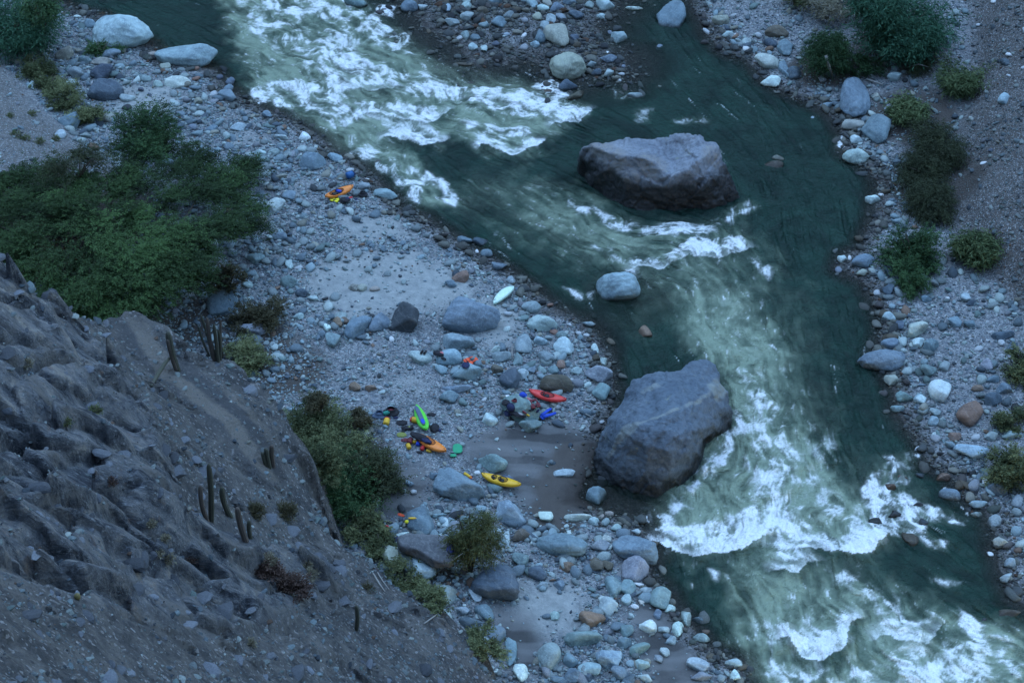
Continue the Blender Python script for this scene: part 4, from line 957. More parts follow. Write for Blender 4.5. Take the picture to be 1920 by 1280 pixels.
def build_giants():
    m1 = mat_giant((.19, .215, .25), (.27, .29, .315), (.32, .31, .27), 3.3)  # band nearly to the ridge: wet patina plus the front's shade, as colour
    out1 = [(150, 420, .3), (160, 480, -.2), (210, 610, -.3), (300, 690, -.3), (420, 775, -.3), (520, 830, -.3), (640, 885, -.3), (740, 915, -.3), (860, 920, -.3), (980, 900, -.3), (1090, 920, -.3), (1190, 890, -.3), (1300, 870, -.3), (1400, 890, -.3), (1500, 880, -.3),
            (1620, 830, -.3), (1740, 755, -.1), (1710, 670, .7), (1650, 550, 1.6), (1610, 450, 2.4), (1560, 360, 3.2), (1540, 280, 3.6), (1505, 200, 4.0), (1400, 195, 4.1), (1330, 150, 4.4), (1220, 98, 4.7), (1150, 105, 4.5), (1080, 135, 4.0), (1000, 162, 3.6), (900, 162, 3.5), (790, 152, 3.7),
            (700, 152, 3.7), (620, 145, 4.0), (540, 175, 3.7), (440, 200, 3.5), (340, 205, 3.7), (250, 205, 3.6), (170, 248, 3.0), (150, 330, 1.6)]
    in1 = [(1310, 390, 4.1), (1270, 420, 4.0), (1230, 445, 3.85), (1190, 475, 3.7), (1150, 500, 3.55), (1060, 535, 3.3), (990, 548, 3.2), (940, 480, 3.5), (900, 415, 3.8), (820, 375, 4.0), (740, 352, 4.05), (650, 340, 4.0), (560, 330, 3.95), (480, 300, 3.9), (400, 285, 3.85), (300, 250, 3.8),
           (1380, 345, 4.05), (1450, 300, 4.0), (1510, 270, 3.9), (350, 480, 2.3), (230, 400, 2.0), (600, 560, 2.5), (480, 450, 2.9), (700, 470, 3.0), (480, 640, 1.2), (760, 650, 1.9), (620, 760, .8), (860, 640, 2.1), (1000, 700, 1.7), (850, 790, .7), (1060, 640, 2.3), (1180, 560, 2.9), (1160, 690, 1.7), (1100, 800, .7),
           (1290, 560, 3.0), (1330, 680, 1.9), (1400, 560, 2.9), (1330, 440, 3.75), (1480, 420, 3.3), (1550, 580, 1.9), (1440, 720, 1.3), (1620, 700, .9), (800, 260, 3.4), (1000, 300, 3.3), (600, 260, 3.7), (1200, 280, 3.8), (1080, 420, 3.3), (1250, 180, 4.3), (1350, 250, 4.2), (920, 350, 3.4)]
    relief('giant_boulder', out1, in1, 1060, 230, 5.3333, m1, 'giant boulder in midstream with a pale saddle-shaped top and black wet, shade-painted face', warm=[(330, 250, 3.7, 1.6), (500, 400, 3.1, 1.5), (850, 430, 3.4, 1.5), (1480, 320, 3.9, 1.2), (640, 520, 2.7, 1.2)], seed=1)
    m2 = mat_giant((.092, .124, .158), (.132, .165, .195), (.31, .33, .29))
    out2 = [(120, 880, .4), (150, 1000, .1), (230, 1060, 0), (330, 1110, 0), (430, 1155, 0), (530, 1170, 0), (640, 1195, -.1), (760, 1120, -.1), (850, 1060, -.1), (935, 1005, -.1), (1010, 870, -.1), (1035, 765, -.1), (1110, 700, -.1), (1205, 645, -.1), (1200, 580, .5), (1240, 480, 1.1), (1215, 395, 1.7),
            (1175, 310, 2.2), (1145, 270, 2.5), (1135, 180, 2.8), (1100, 105, 3.1), (1030, 65, 3.3), (960, 85, 3.4), (900, 100, 3.5), (830, 165, 3.6), (720, 175, 3.8), (640, 148, 4.0), (570, 175, 3.8), (500, 205, 3.6), (430, 240, 3.4), (390, 290, 3.1), (350, 380, 2.6), (280, 480, 2.5), (230, 560, 2.3), (190, 640, 1.8), (160, 720, 1.4), (135, 800, .9)]
    in2 = [(480, 600, 4.3), (700, 520, 4.6), (900, 430, 4.2), (1080, 310, 3.4), (600, 300, 4.4), (800, 300, 4.3), (1000, 200, 3.5), (480, 400, 3.9), (350, 640, 3.5), (440, 720, 3.6), (560, 780, 3.6), (700, 815, 3.5), (860, 815, 2.9), (1060, 600, 2.4), (380, 850, 2.1), (540, 940, 2.0), (740, 950, 1.9),
           (900, 650, 3.8), (640, 660, 4.3), (250, 800, 1.7), (480, 1060, .9), (650, 1080, .9), (980, 560, 3.3), (1120, 480, 2.5), (930, 820, 2.0), (850, 930, 1.2), (330, 980, .9), (250, 650, 2.6), (300, 560, 3.3), (760, 700, 4.0), (600, 850, 2.9)]
    relief('giant_boulder', out2, in2, 1090, 660, 4.4129, m2, 'giant blue-grey boulder crossed by a pale vein, between the mud flat and the rapid',
           veins=[([(1150, 285, 2.6), (1080, 330, 3.3), (980, 395, 4.0), (900, 435, 4.2), (800, 475, 4.4), (700, 515, 4.6), (620, 530, 4.6), (560, 550, 4.5), (480, 600, 4.3)], .14, .55), ([(1150, 290, 2.6), (1090, 310, 3.3)], .6, .6), ([(350, 670, 3.4), (290, 770, 2.2), (230, 860, 1.2)], .16, .7),
                  ([(440, 630, 4.0), (350, 660, 3.4)], .35, .6), ([(530, 300, 4.2), (620, 275, 4.3)], .4, .4)], seed=2)

# ------------------------------------------------------------------ loose cobbles (countless)
def stones(rng, x, y, z, r, tint, flat=(0.45, 0.8), name='loose_cobbles', mat=None, label='', ang=0.2, kind='stuff', smooth=True):
    order = np.argsort(-r)
    x, y, z, r, tint = x[order], y[order], z[order], r[order], tint[order]
    nb = int((r > 0.13).sum())
    VV, FF, TT = [], [], []; off = 0
    for lo, hi, lev in ((0, nb, 2), (nb, len(r), 1)):
        idx = np.arange(lo, hi)
        for var in range(7):
            sel = idx[var::7]
            if not len(sel): continue
            B, F = rock_shape(40 + var + lev * 10, min(1, ang + .22 * (var % 4)), 0.9, lev)
            n = len(sel)
            sx = r[sel] * rng.uniform(.85, 1.35, n); sy = r[sel] * rng.uniform(.65, 1.0, n); sz = r[sel] * rng.uniform(*flat, n)
            a = rng.uniform(0, 2 * PI, n); t = rng.normal(0, .18, (n, 2))
            ca, sa = np.cos(a)[:, None], np.sin(a)[:, None]
            bx, by, bz = B[:, 0] * sx[:, None], B[:, 1] * sy[:, None], B[:, 2] * sz[:, None]
            bz = bz + bx * t[:, :1] + by * t[:, 1:]
            V = np.stack([bx * ca - by * sa + x[sel, None], bx * sa + by * ca + y[sel, None], bz + (z[sel] + sz * .35)[:, None]], -1)
            VV.append(V.reshape(-1, 3)); TT.append(np.repeat(tint[sel], len(B), 0))
            FF.append((F[None] + (off + np.arange(n) * len(B))[:, None, None]).reshape(-1, 3)); off += n * len(B)
    me = mesh_np(name, np.concatenate(VV), np.concatenate(FF), dict(tint=np.concatenate(TT)), smooth=smooth)
    return tag(link(name, me, mat), label, None, None, kind)

def tints(rng, n, dark=0.0, warm=0.0):
    pal = np.array([HUE[c] for c in 'pgbqgbdnmtpgwqrk'])
    p = np.array([10, 14, 13, 9, 8, 8, 8, 5, 5, 5, 8, 6, 4, 5, 1.6, 2.0]); p = p / p.sum()
    c = pal[rng.choice(len(pal), n, p=p)] * rng.uniform(.65, 1.1, (n, 1)) * np.array([.9, 1.02, .98]) * .88
    return c * (1 - dark) * np.array([1 + warm, 1, 1 - warm])

def build_cobbles(mat, rest):
    rng = np.random.default_rng(31)
    N = 330000
    x = rng.uniform(-48, 60, N); y = rng.uniform(56, 160, N)
    px, py = proj(x, y, 0.5)
    m = (px > -120) & (px < 2040) & (py > -120) & (py < 1420)
    x, y, px, py = x[m], y[m], px[m], py[m]
    z, d, sc_, te, mud = ground_z(x, y, True)
    sand = softmask(x, y, SANDS, 1.4)
    den = np.where(d > 0.05, 1.0, np.where(d > -1.4, 0.38 + 0.25 * d, 0))
    den *= (1 - 0.9 * sand) * (1 - 0.94 * mud)
    den = np.where(sc_ > 0.5, 0.75, den); den = np.where((te > 1) & (x < 0), 0.3, den)
    patch = fbm(x * .22, y * .22, o=3); den *= np.clip(1.0 - .8 * sstep(0.15, 0.5, patch) * (sc_ < 0), 0.15, 1)
    hz = np.where(sdf(x, y, HILLW) > 0.3, 0, 1)
    far = (x > 15) & (d > 2.5) & (sc_ < .5); den = np.where(far, den * .42, den)
    keep = rng.random(len(x)) < den * hz
    x, y, z, d, sc_, te = x[keep], y[keep], z[keep], d[keep], sc_[keep], te[keep]
    n = len(x)
    u = rng.random(n)
    coarse = 0.75 + 0.7 * sstep(-.1, .5, fbm(x * .18 + 30, y * .18, o=3))
    r = np.clip(0.064 * u ** -0.42 * coarse, 0.05, 0.40)
    r = np.where(sc_ > .5, np.clip(r * .62, .035, .22), r); r = np.where((te > 1) & (x < 0), r * .6, r)
    t = tints(rng, n); sc1 = sc_ > .5
    t[sc1] = t[sc1] * np.array([.72, .68, .67])
    rb = (x > 15) & (d > 2.0); t[rb] *= np.array([.82, .82, .8])
    wet = (z < 0.12); t[wet] *= np.array([.42, .36, .32])
    FINE = [wpoly(p, .8) for p in ([(600, 660), (760, 640), (860, 740), (880, 860), (760, 880), (700, 800)], [(690, 530), (900, 560), (940, 640), (760, 640)])]
    fz = softmask(x, y, FINE, 1.5); r = r * (1 - .5 * fz)
    for q in rest:                                              # the smallest of the drawn stones
        s = pxm(q[0], q[1], .3); wx, wy = unproj(q[0], q[1], .3)
        x = np.append(x, wx); y = np.append(y, wy); z = np.append(z, ground_z(float(wx), float(wy))); r = np.append(r, (q[2] + q[3]) / 4 / s); t = np.vstack([t, HUE[q[4]]])
    print('cobbles', len(x), 'large', (r > .13).sum())
    stones(rng, x, y, z, r, t, name='loose_cobbles', mat=mat, label='countless grey, bluish and tan cobbles strewn over both banks')

def build_hill_scree(mat):
    rng = np.random.default_rng(5)
    N = 95000
    x = rng.uniform(-32, 8, N); y = rng.uniform(30, 88, N)
    m = sdf(x, y, HILLW) > 0.05; x, y = x[m], y[m]
    z, d, but = hill_z(x, y, True)
    dens = np.clip(.35 + 1.1 * fbm(x * .45, y * .45, o=4), .04, 1) * (1 - .62 * but)
    CHX = [tuple(unproj(a, b, 15)) for a, b in ((215, 615), (315, 615), (430, 690), (495, 740), (525, 830), (470, 850), (335, 760), (240, 660))]
    dens *= 1 - .45 * sstep(-.6, .6, sdf(x, y, CHX)); dens = np.maximum(dens, .75 * (1 - sstep(0.1, .7, d)))
    k = rng.random(len(x)) < dens
    x, y, z = x[k], y[k], z[k]; n = len(x)
    r = np.clip(.026 * rng.random(n) ** -.5, .022, .17) * (1 + 1.1 * (1 - sstep(.1, .9, d[k])))
    t = tints(rng, n, .5)
    N = 1500                                                    # bigger broken blocks of the same rock, half sunk
    bx = rng.uniform(-32, 8, N); by = rng.uniform(30, 88, N); m = (sdf(bx, by, HILLW) > .3) & (sdf(bx, by, CHUTE) < -.5) & (fbm(bx * .4, by * .4, o=3) > -.05); bx, by = bx[m], by[m]
    bt = np.array([.085, .094, .106]) * rng.uniform(.45, 1.7, (len(bx), 1))
    x, y, z = np.append(x, bx), np.append(y, by), np.append(z, hill_z(bx, by) - .08); r = np.append(r, np.clip(.15 * rng.random(len(bx)) ** -.5, .15, .5)); t = np.vstack([t, bt])
    stones(rng, x, y, z, r, t, name='loose_scree', mat=mat, label='countless small angular stones scattered over the foreground hillside', ang=.95, flat=(.25, .6), smooth=False)
# ================================================================== PLANTS
def hit(px, py, default_h=1.0):
    dg = bpy.context.evaluated_depsgraph_get()
    u, v = (px - 960) / FPX, (py - 640) / FPX
    d = Vector((u, CT - v * ST, -ST - v * CT)).normalized()
    ok, loc, nor, *_ = SC.ray_cast(dg, Vector((0, 0, CAMH)), d)
    if ok: return loc.copy(), nor.copy()
    x, y = unproj(px, py, default_h)
    return Vector((x, y, default_h)), Vector((0, 0, 1))

def leaf_mesh(name, P, D, Ln, Wd, val, rng, mat, up=0.6):
    """diamond leaves at P along D; val = tone attribute"""
    n = len(P)
    D = D / (np.linalg.norm(D, axis=1)[:, None] + 1e-9)
    N = rng.normal(size=(n, 3)) * .6 + np.array([0, 0, up])
    S = np.cross(D, N); S /= np.linalg.norm(S, axis=1)[:, None] + 1e-9
    Ln = np.broadcast_to(Ln, n)[:, None]; Wd = np.broadcast_to(Wd, n)[:, None]
    V = np.stack([P, P + D * Ln * .45 + S * Wd, P + D * Ln, P + D * Ln * .45 - S * Wd], 1).reshape(-1, 3)
    F = np.arange(n * 4).reshape(n, 4)
    return mesh_np(name, V, F, dict(leaf=np.repeat(np.clip(val, 0, 1), 4)), smooth=False)

def sprays(rng, O, D, L, M, droop, side, llen, lwid, tone):
    """M leaves along each spray O + t D, left and right of it"""
    S = len(O)
    t = np.linspace(.12, 1, M)[None, :, None] * (1 + rng.normal(0, .04, (S, M, 1)))
    D = D / (np.linalg.norm(D, axis=1)[:, None] + 1e-9)
    L = np.broadcast_to(L, S)[:, None, None]
    P = O[:, None, :] + D[:, None, :] * L * t + np.array([0, 0, -1.0]) * (droop * L * t ** 2)
    sgn = np.where(np.arange(M) % 2 == 0, 1, -1)[None, :, None]
    hs = np.cross(D, np.array([0, 0, 1.0])); hs /= np.linalg.norm(hs, axis=1)[:, None] + 1e-9
    LD = D[:, None, :] * .75 + sgn * hs[:, None, :] * side + rng.normal(0, .28, (S, M, 3)) + np.array([0, 0, -droop])
    tn = np.repeat(tone[:, None], M, 1) + rng.normal(0, .12, (S, M)) + .15 * (t[..., 0] - .5)
    n = S * M
    return P.reshape(-1, 3), LD.reshape(-1, 3), llen * rng.uniform(.7, 1.3, n), lwid * rng.uniform(.7, 1.3, n), tn.ravel()

def bark(name, col): return plain(name, col, .9, .3, .1, 14)

def limbs(base, tips, r0, rng, wig=.12):
    """trunk and limbs: tapering tubes from the base to the tips"""
    mb = MB()
    for tp in tips:
        b = np.array(base, float); t = np.array(tp, float)
        L = np.linalg.norm(t - b); pts = []
        for s in np.linspace(0, 1, 6):
            p = b + (t - b) * s + np.array([0, 0, .16 * L]) * math.sin(PI * s) + rng.normal(0, wig * L * .12, 3) * (0 < s < 1)
            pts.append(p)
        rr = r0 * (.55 + .6 * rng.random())
        mb.add(*tube(pts, [rr * (1 - .82 * s) for s in np.linspace(0, 1, 6)], 6))
    return mb

def bush(name, px, py, wpx, hgt, label, mat, bmat, style='leafy', n=900, tone=.5, seed=0, depth=1.0, cat='shrub', group=None, base_h=None, lean=(0, 0), dens=1.0):
    """a shrub whose foot is at photo pixel (px, py); wpx = width in photo pixels, hgt = height in metres"""
    rng = np.random.default_rng(seed + 77)
    if base_h is None: b, _ = hit(px, py)
    else:
        x, y = unproj(px, py, base_h); b = Vector((float(x), float(y), base_h))
    R = wpx / 2 / pxm(px, py, b.z)
    root = empty(name, b, label, cat, group)
    n = int(n * dens)
    u = rng.normal(size=(n, 3)); u /= np.linalg.norm(u, axis=1)[:, None]; u[:, 2] = np.abs(u[:, 2])
    if style == 'leafy':                                    # clumps of fine sprays over a lumpy mound
        nc = max(9, n // 40)
        c = rng.normal(size=(nc, 3)); c /= np.linalg.norm(c, axis=1)[:, None]; c[:, 2] = np.abs(c[:, 2]) ** .8
        c *= rng.uniform(.35, 1.12, (nc, 1)); ct = rng.normal(tone, .25, nc)
        ci = rng.integers(nc, size=n)
        O = c[ci] * np.array([R, R * depth, hgt]) * .86 + rng.normal(0, 1, (n, 3)) * np.array([.17 * R, .17 * R, .13 * hgt])
        O[:, 2] = np.abs(O[:, 2])
        D = c[ci] * np.array([1, 1, .6]) + rng.normal(0, .6, (n, 3)) + np.array([0, 0, .25])
        P = sprays(rng, O, D, rng.uniform(.2, .95, n) ** 1.3 * min(1.4, .3 + R * .33), 9, .3, .9, .17, .035, ct[ci])
    elif style == 'wispy':                                  # thin drooping fronds from arching stems
        nc = max(8, n // 36)
        a = rng.uniform(0, 2 * PI, nc); rr = np.sqrt(rng.random(nc))
        tips = np.stack([np.cos(a) * rr * R * .75, np.sin(a) * rr * R * depth * .75, hgt * (1 - .45 * rr ** 2) * rng.uniform(.55, 1, nc)], 1)
        ci = rng.integers(nc, size=n); t = rng.uniform(.4, 1.05, n)[:, None]
        O = tips[ci] * np.concatenate([t, t, np.sqrt(t)], 1) + rng.normal(0, .18, (n, 3)) * np.array([R * .3, R * .3, .6])
        D = np.stack([tips[ci, 0], tips[ci, 1], np.full(n, .35 * hgt)], 1) / max(R, hgt) + rng.normal(0, .55, (n, 3))
        P = sprays(rng, O, D, rng.uniform(.4, .9, n) * min(1.3, R * .5), 10, .6, .5, .18, .022, rng.normal(tone, .2, nc)[ci])
    elif style == 'reed':                                   # canes with long arching blades
        nc = max(12, n // 12)
        a = rng.uniform(0, 2 * PI, nc); rr = np.sqrt(rng.random(nc))
        foot = np.stack([np.cos(a) * rr * R * .75, np.sin(a) * rr * R * depth * .75, np.zeros(nc)], 1)
        ln = foot * .38 + rng.normal(0, .18 * hgt, (nc, 3)) * np.array([1, 1, 0]) + np.array([0, 0, 1]) * (hgt * rng.uniform(.65, 1.05, nc))[:, None]
        ci = rng.integers(nc, size=n); t = rng.uniform(.25, 1, n)[:, None]
        O = foot[ci] + ln[ci] * t
        aa = rng.uniform(0, 2 * PI, n)
        D = np.stack([np.cos(aa), np.sin(aa), rng.uniform(.15, .9, n)], 1)
        P = sprays(rng, O, D, rng.uniform(.5, .95, n) * min(1.2, hgt * .4), 5, .6, .12, .36, .038, np.clip(rng.normal(tone, .22, nc)[ci] + .25 * (t[:, 0] - .6), 0, 1))
    else:                                                   # 'tuft': stiff dry twigs outwards from the foot
        D = u * np.array([1, 1, .9]) + np.array([0, 0, .2])
        O = u * np.array([R, R * depth, hgt]) * rng.uniform(.1, .55, (n, 1))
        P = sprays(rng, O, D, rng.uniform(.35, .6, n) * max(R, .3), 5, .05, .5, .3 * max(R, .25), .02, rng.normal(tone, .25, n))
    pos, d, l, w, tn = P
    pos[:, :2] += np.array(lean) * pos[:, 2:3]
    pos[:, 2] = np.maximum(pos[:, 2], .03)
    link('foliage', leaf_mesh('foliage', pos, d, l, w, tn, rng, mat), mat, root)
    k = 7 if style != 'tuft' else 4
    a = rng.uniform(0, 2 * PI, k)
    tips = np.stack([np.cos(a) * R * .55 + lean[0] * hgt * .7, np.sin(a) * R * depth * .55 + lean[1] * hgt * .7, hgt * rng.uniform(.5, .85, k)], 1)
    link('stem', limbs((0, 0, -.15), tips, .035 + .012 * hgt, rng).mesh('stem'), bmat, root)
    return root

def big_tree(mat, bmat):
    rng = np.random.default_rng(12)
    bx, by = unproj(215, 545, 1.6); base = np.array([float(bx), float(by), 1.5])
    root = empty('feathery_tree', base, 'great dark green feathery tree spreading over the beach behind the rock buttress', 'tree')
    POLY = [(-130, 400), (-40, 330), (10, 345), (60, 318), (120, 300), (170, 310), (215, 300), (235, 245), (290, 235), (325, 262), (355, 285), (400, 262), (425, 285), (470, 300), (462, 330), (440, 352), (478, 385), (490, 425), (455, 440), (490, 452), (440, 470), (395, 468), (360, 500), (370, 520), (330, 545), (280, 560), (255, 600), (170, 620), (90, 590), (40, 560), (0, 540), (-130, 560)]
    # clumps: photo pixel inside the outline, height from a broad dome
    cl = []
    while len(cl) < 230:
        a, b = rng.uniform(-130, 490), rng.uniform(235, 620)
        if inside(np.array([a]), np.array([b]), POLY)[0]:
            q = math.hypot((a - 170) / 340, (b - 440) / 190)
            h = 2.2 + 5.2 * max(0, 1 - q ** 2) ** .6 * rng.uniform(.72, 1.05)
            right = a > 330 or b < 330
            if right and rng.random() < .08: continue
            cl.append((a, b, h, right))
    C = np.array([[float(c) for c in unproj(a, b, h)] + [h] for a, b, h, _ in cl]) - base
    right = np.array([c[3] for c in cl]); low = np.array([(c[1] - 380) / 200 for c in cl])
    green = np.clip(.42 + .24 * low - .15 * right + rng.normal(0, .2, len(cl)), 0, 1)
    out = C.copy(); out[:, 2] = 0; out /= np.linalg.norm(out, axis=1)[:, None] + 1e-6
    n = 20000
    w = np.where(right, 1.25, 1.1); ci = rng.choice(len(C), n, p=w / w.sum())
    O = C[ci] + rng.normal(0, 1, (n, 3)) * np.array([.58, .58, .18])
    D = out[ci] * .9 + rng.normal(0, .45, (n, 3)) * np.array([1, 1, .35]) + np.array([0, 0, .12])
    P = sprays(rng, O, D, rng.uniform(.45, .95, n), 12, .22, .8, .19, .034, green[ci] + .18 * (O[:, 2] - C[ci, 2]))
    pos, d, l, ww, tn = P
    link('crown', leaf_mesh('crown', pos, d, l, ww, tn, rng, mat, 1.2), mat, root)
    tips = C[rng.choice(len(C), 46, replace=False)] * np.array([.97, .97, .93])
    mb = limbs((0, 0, -.5), tips[:9] * .6, .34, rng)
    for i, t in enumerate(tips):
        a = tips[i % 9] * .5; mb_ = limbs(a, [t], .075, rng); mb.add(np.concatenate(mb_.V), mb_.F)
    link('trunk', mb.mesh('trunk'), bmat, root)

def cactus(stems, label, mat, mat2, group=None):
    """columnar cactus: (foot px, py, top px, py, radius m) per stem, each a ribbed column rounded at the top"""
    f0, _ = hit(stems[0][0], stems[0][1])
    root = empty('columnar_cactus', f0, label, 'cactus', group)
    for i, (ax, ay, tx, ty, r) in enumerate(stems):
        f, _ = hit(ax, ay)
        s = pxm(ax, ay, f.z)
        hgt = (ay - ty) / (s * CT); top = Vector((f.x + (tx - ax) / s, f.y, f.z + hgt))
        V = []; F = []; seg, rib = 24, 8
        prof = [(-.05, 1), (.02, 1), (.25, 1.08), (.5, 1.0), (.75, 1.05), (.9, .95), (.96, .75), (.99, .42), (1, .08)]
        rng = np.random.default_rng(int(ax + tx)); bend = Vector((rng.normal(0, .02), rng.normal(0, .02), 0)) * hgt
        for t, k in prof:
            c = f.lerp(top, t) + bend * math.sin(PI * max(t, 0)) - f0
            for j in range(seg):
                a = 2 * PI * j / seg; q = .75 * r * k * (1 + .17 * math.cos(rib * a))
                V.append((c.x + q * math.cos(a), c.y + q * math.sin(a), c.z))
        for m in range(len(prof) - 1):
            for j in range(seg): F.append((m * seg + j, m * seg + (j + 1) % seg, (m + 1) * seg + (j + 1) % seg, (m + 1) * seg + j))
        link('stem', MB().add(V, F).mesh('stem'), mat2 if i % 3 == 1 else mat, root)
    return root

def build_plants():
    bk = bark('dark_bark', (.07, .06, .05)); bk2 = bark('pale_twig', (.16, .14, .11))
    g_tree = mat_leaf('feathery_leaves', (.014, .028, .011), (.036, .068, .024), (.075, .14, .046))
    g_olive = mat_leaf('olive_leaves', (.05, .065, .032), (.11, .13, .06), (.19, .21, .10))
    g_green = mat_leaf('green_leaves', (.025, .055, .025), (.048, .10, .042), (.08, .15, .06))
    g_dark = mat_leaf('dull_dark_leaves', (.026, .034, .02), (.045, .057, .031), (.075, .09, .045))
    g_reed = mat_leaf('reed_blades', (.025, .075, .045), (.05, .13, .075), (.085, .19, .11))
    g_reed2 = mat_leaf('yellowish_reed_blades', (.05, .08, .035), (.09, .125, .055), (.14, .18, .08))
    g_dry = mat_leaf('dry_stems', (.12, .11, .075), (.19, .175, .12), (.28, .26, .19))
    g_rust = mat_leaf('rusty_twigs', (.05, .033, .027), (.085, .055, .045), (.12, .085, .07))
    g_brown = mat_leaf('brownish_leaves', (.045, .045, .025), (.075, .07, .04), (.11, .095, .05))
    big_tree(g_tree, bk)
    B = bush
    B('feathery_bush', 275, 275, 115, 3.0, 'olive-green feathery bush just behind the great tree, nearest the cobbles', g_green, bk, 'leafy', 1500, .45, 1)
    B('grey_bush', 150, 330, 150, 2.2, 'grey-green thin bush behind the great tree near the sandy terrace', g_dark, bk, 'wispy', 800, .6, 2)
    B('giant_reed', 40, 92, 150, 4.5, 'tall green reeds in the upper corner beside the pale boulder', g_reed, bk2, 'reed', 2600, .35, 3, cat='reeds')
    B('giant_reed', 85, 45, 60, 2.6, 'shorter reed tuft on the water side of the tall corner reeds', g_green, bk2, 'reed', 500, .4, 4, cat='reeds')
    B('leafy_plant', 192, 100, 60, 1.4, 'small bright green plant at the foot of the great pale boulder', g_green, bk2, 'leafy', 420, .85, 5, cat='plant')
    for i, (a, b, w, h, lb) in enumerate(((62, 140, 70, 1.3, 'first olive shrub of the row down the terrace edge, nearest the reeds'), (92, 165, 66, 1.5, 'second olive shrub of the row down the terrace edge'), (128, 196, 74, 1.5, 'third olive shrub of the row, over the dark boulder'),
                                          (165, 224, 60, 1.3, 'last and palest olive shrub of the row down the terrace edge'))):
        B('olive_shrub', a, b, w, h, lb, g_olive, bk2, 'leafy', 620, .45 + .06 * i, 10 + i, group='olive shrubs along the terrace edge')
    for a, b, w, h, lb, m, st, n, tn in (
        (585, 815, 105, 2.6, 'olive shrub at the top of the thicket below the sandy gully', g_olive, 'leafy', 1500, .4), (640, 858, 120, 2.4, 'olive shrub in the middle of the thicket under the gully', g_olive, 'leafy', 1500, .5),
        (700, 915, 105, 2.9, 'darkest round bush of the thicket, beside the pale mud path', g_dark, 'leafy', 1800, .75), (650, 940, 140, 2.8, 'bright green bush in the lower part of the thicket', g_green, 'leafy', 2100, .5),
        (682, 1000, 80, 1.6, 'yellowish green scrub below the thicket, beside the blue clothing', g_olive, 'leafy', 900, .7), (595, 880, 100, 2.2, 'dull shrub of the thicket pressed against the cliff edge', g_olive, 'leafy', 1100, .3),
        (672, 800, 60, 1.5, 'brown thin shrub at the upper end of the thicket', g_brown, 'wispy', 420, .6), (600, 770, 60, 1.6, 'sparse brown bush above the thicket below the gully', g_brown, 'wispy', 380, .5)):
        B('thicket_shrub', a, b, w, h, lb, m, bk, st, n, tn, int(a))
    g_wil = mat_leaf('willow_leaves', (.035, .045, .018), (.07, .083, .033), (.115, .125, .052))
    B('wispy_willow', 882, 1072, 128, 5.4, 'wispy olive willow between the broad blue boulder and the dark pyramid boulder', g_wil, bk, 'wispy', 1350, .6, 30, cat='tree', lean=(.13, .1))
    B('scrub_tuft', 765, 1085, 110, 1.1, 'olive scrub along the cliff edge around the tan knob', g_olive, bk2, 'leafy', 700, .55, 31)
    B('scrub_tuft', 712, 1030, 70, 1.0, 'olive scrub at the cliff edge below the blue clothing', g_olive, bk2, 'leafy', 420, .5, 32)
    B('scrub_tuft', 905, 1215, 80, 1.2, 'yellow-green scrub at the lowest end of the cliff edge', g_olive, bk2, 'leafy', 620, .6, 33)
    B('scrub_tuft', 800, 1130, 70, .9, 'olive scrub at the cliff edge by the dull grey boulder', g_olive, bk2, 'leafy', 420, .5, 34)
    B('cushion_shrub', 462, 676, 80, 1.2, 'yellowish cushion shrub beside the cactus clump at the gully edge', g_olive, bk2, 'leafy', 800, .85, 35)
    B('brown_bush', 485, 600, 95, 1.6, 'brown-green bush below the mottled boulder behind the cacti', g_brown, bk, 'leafy', 800, .35, 36)
    B('brown_bush', 428, 540, 60, 1.8, 'olive brown bush between the great tree and the mottled boulder', g_brown, bk, 'leafy', 500, .45, 37)
    B('streambank_bush', 1548, 135, 118, 4.0, 'dark olive-green bush with a bare trunk over the side channel', g_green, bk, 'wispy', 2600, .18, 40, cat='bush')
    B('giant_reed', 1690, 100, 165, 4.2, 'biggest dark green giant reed clump above the far bank', g_reed, bk2, 'reed', 3600, .3, 41, cat='reeds')
    B('giant_reed', 1640, 45, 110, 3.6, 'reed clump behind the biggest one at the top edge', g_reed, bk2, 'reed', 1800, .25, 42, cat='reeds')
    B('dry_reed', 1560, 25, 120, 2.2, 'straw-coloured dry reeds at the top edge over the dark bush', g_dry, bk2, 'reed', 700, .5, 43, cat='reeds')
    B('dry_reed', 1490, 8, 60, 1.8, 'small dark green tuft at the top edge above the cobbles', g_olive, bk2, 'reed', 300, .3, 44, cat='reeds')
    B('reed_tuft', 1795, 170, 80, 2.1, 'yellow-green reed tuft at the foot of the scree', g_reed2, bk2, 'reed', 950, .45, 45, cat='reeds')
    B('reed_tuft', 1700, 222, 74, 1.6, 'pale yellow-green reed tuft above the dark feathery shrub', g_reed2, bk2, 'reed', 800, .6, 46, cat='reeds')
    B('low_bush', 1620, 135, 70, 1.0, 'low green bush by the egg-shaped boulder', g_green, bk, 'leafy', 420, .2, 47)
    B('low_bush', 1725, 125, 90, 1.2, 'low dark bush under the biggest giant reed', g_dark, bk, 'wispy', 420, .6, 48)
    for i, (a, b, w, h, lb) in enumerate(((1752, 288, 142, 1.9, 'upper part of the dark feathery shrubs, under the reed tuft'), (1738, 340, 140, 1.8, 'middle dark feathery shrub beside the scree foot'), (1748, 395, 118, 1.7, 'lowest dark feathery shrub above the bright bush'))):
        B('feathery_shrub', a, b, w, h, lb, g_dark, bk, 'wispy', 2300, .5, 50 + i, depth=1.25, group='dark feathery shrubs along the scree foot')
    B('bright_bush', 1708, 492, 108, 2.6, 'bright green bush on the far cobble beach', g_green, bk, 'leafy', 1700, .4, 54, cat='bush')
    B('bright_bush', 1712, 545, 72, 1.5, 'thin yellow-green bush below the bright green one', g_green, bk, 'wispy', 700, .7, 55, cat='bush')
    B('olive_thicket', 1826, 488, 80, 2.0, 'round olive thicket at the foot of the scree', g_reed2, bk2, 'reed', 1100, .35, 56)
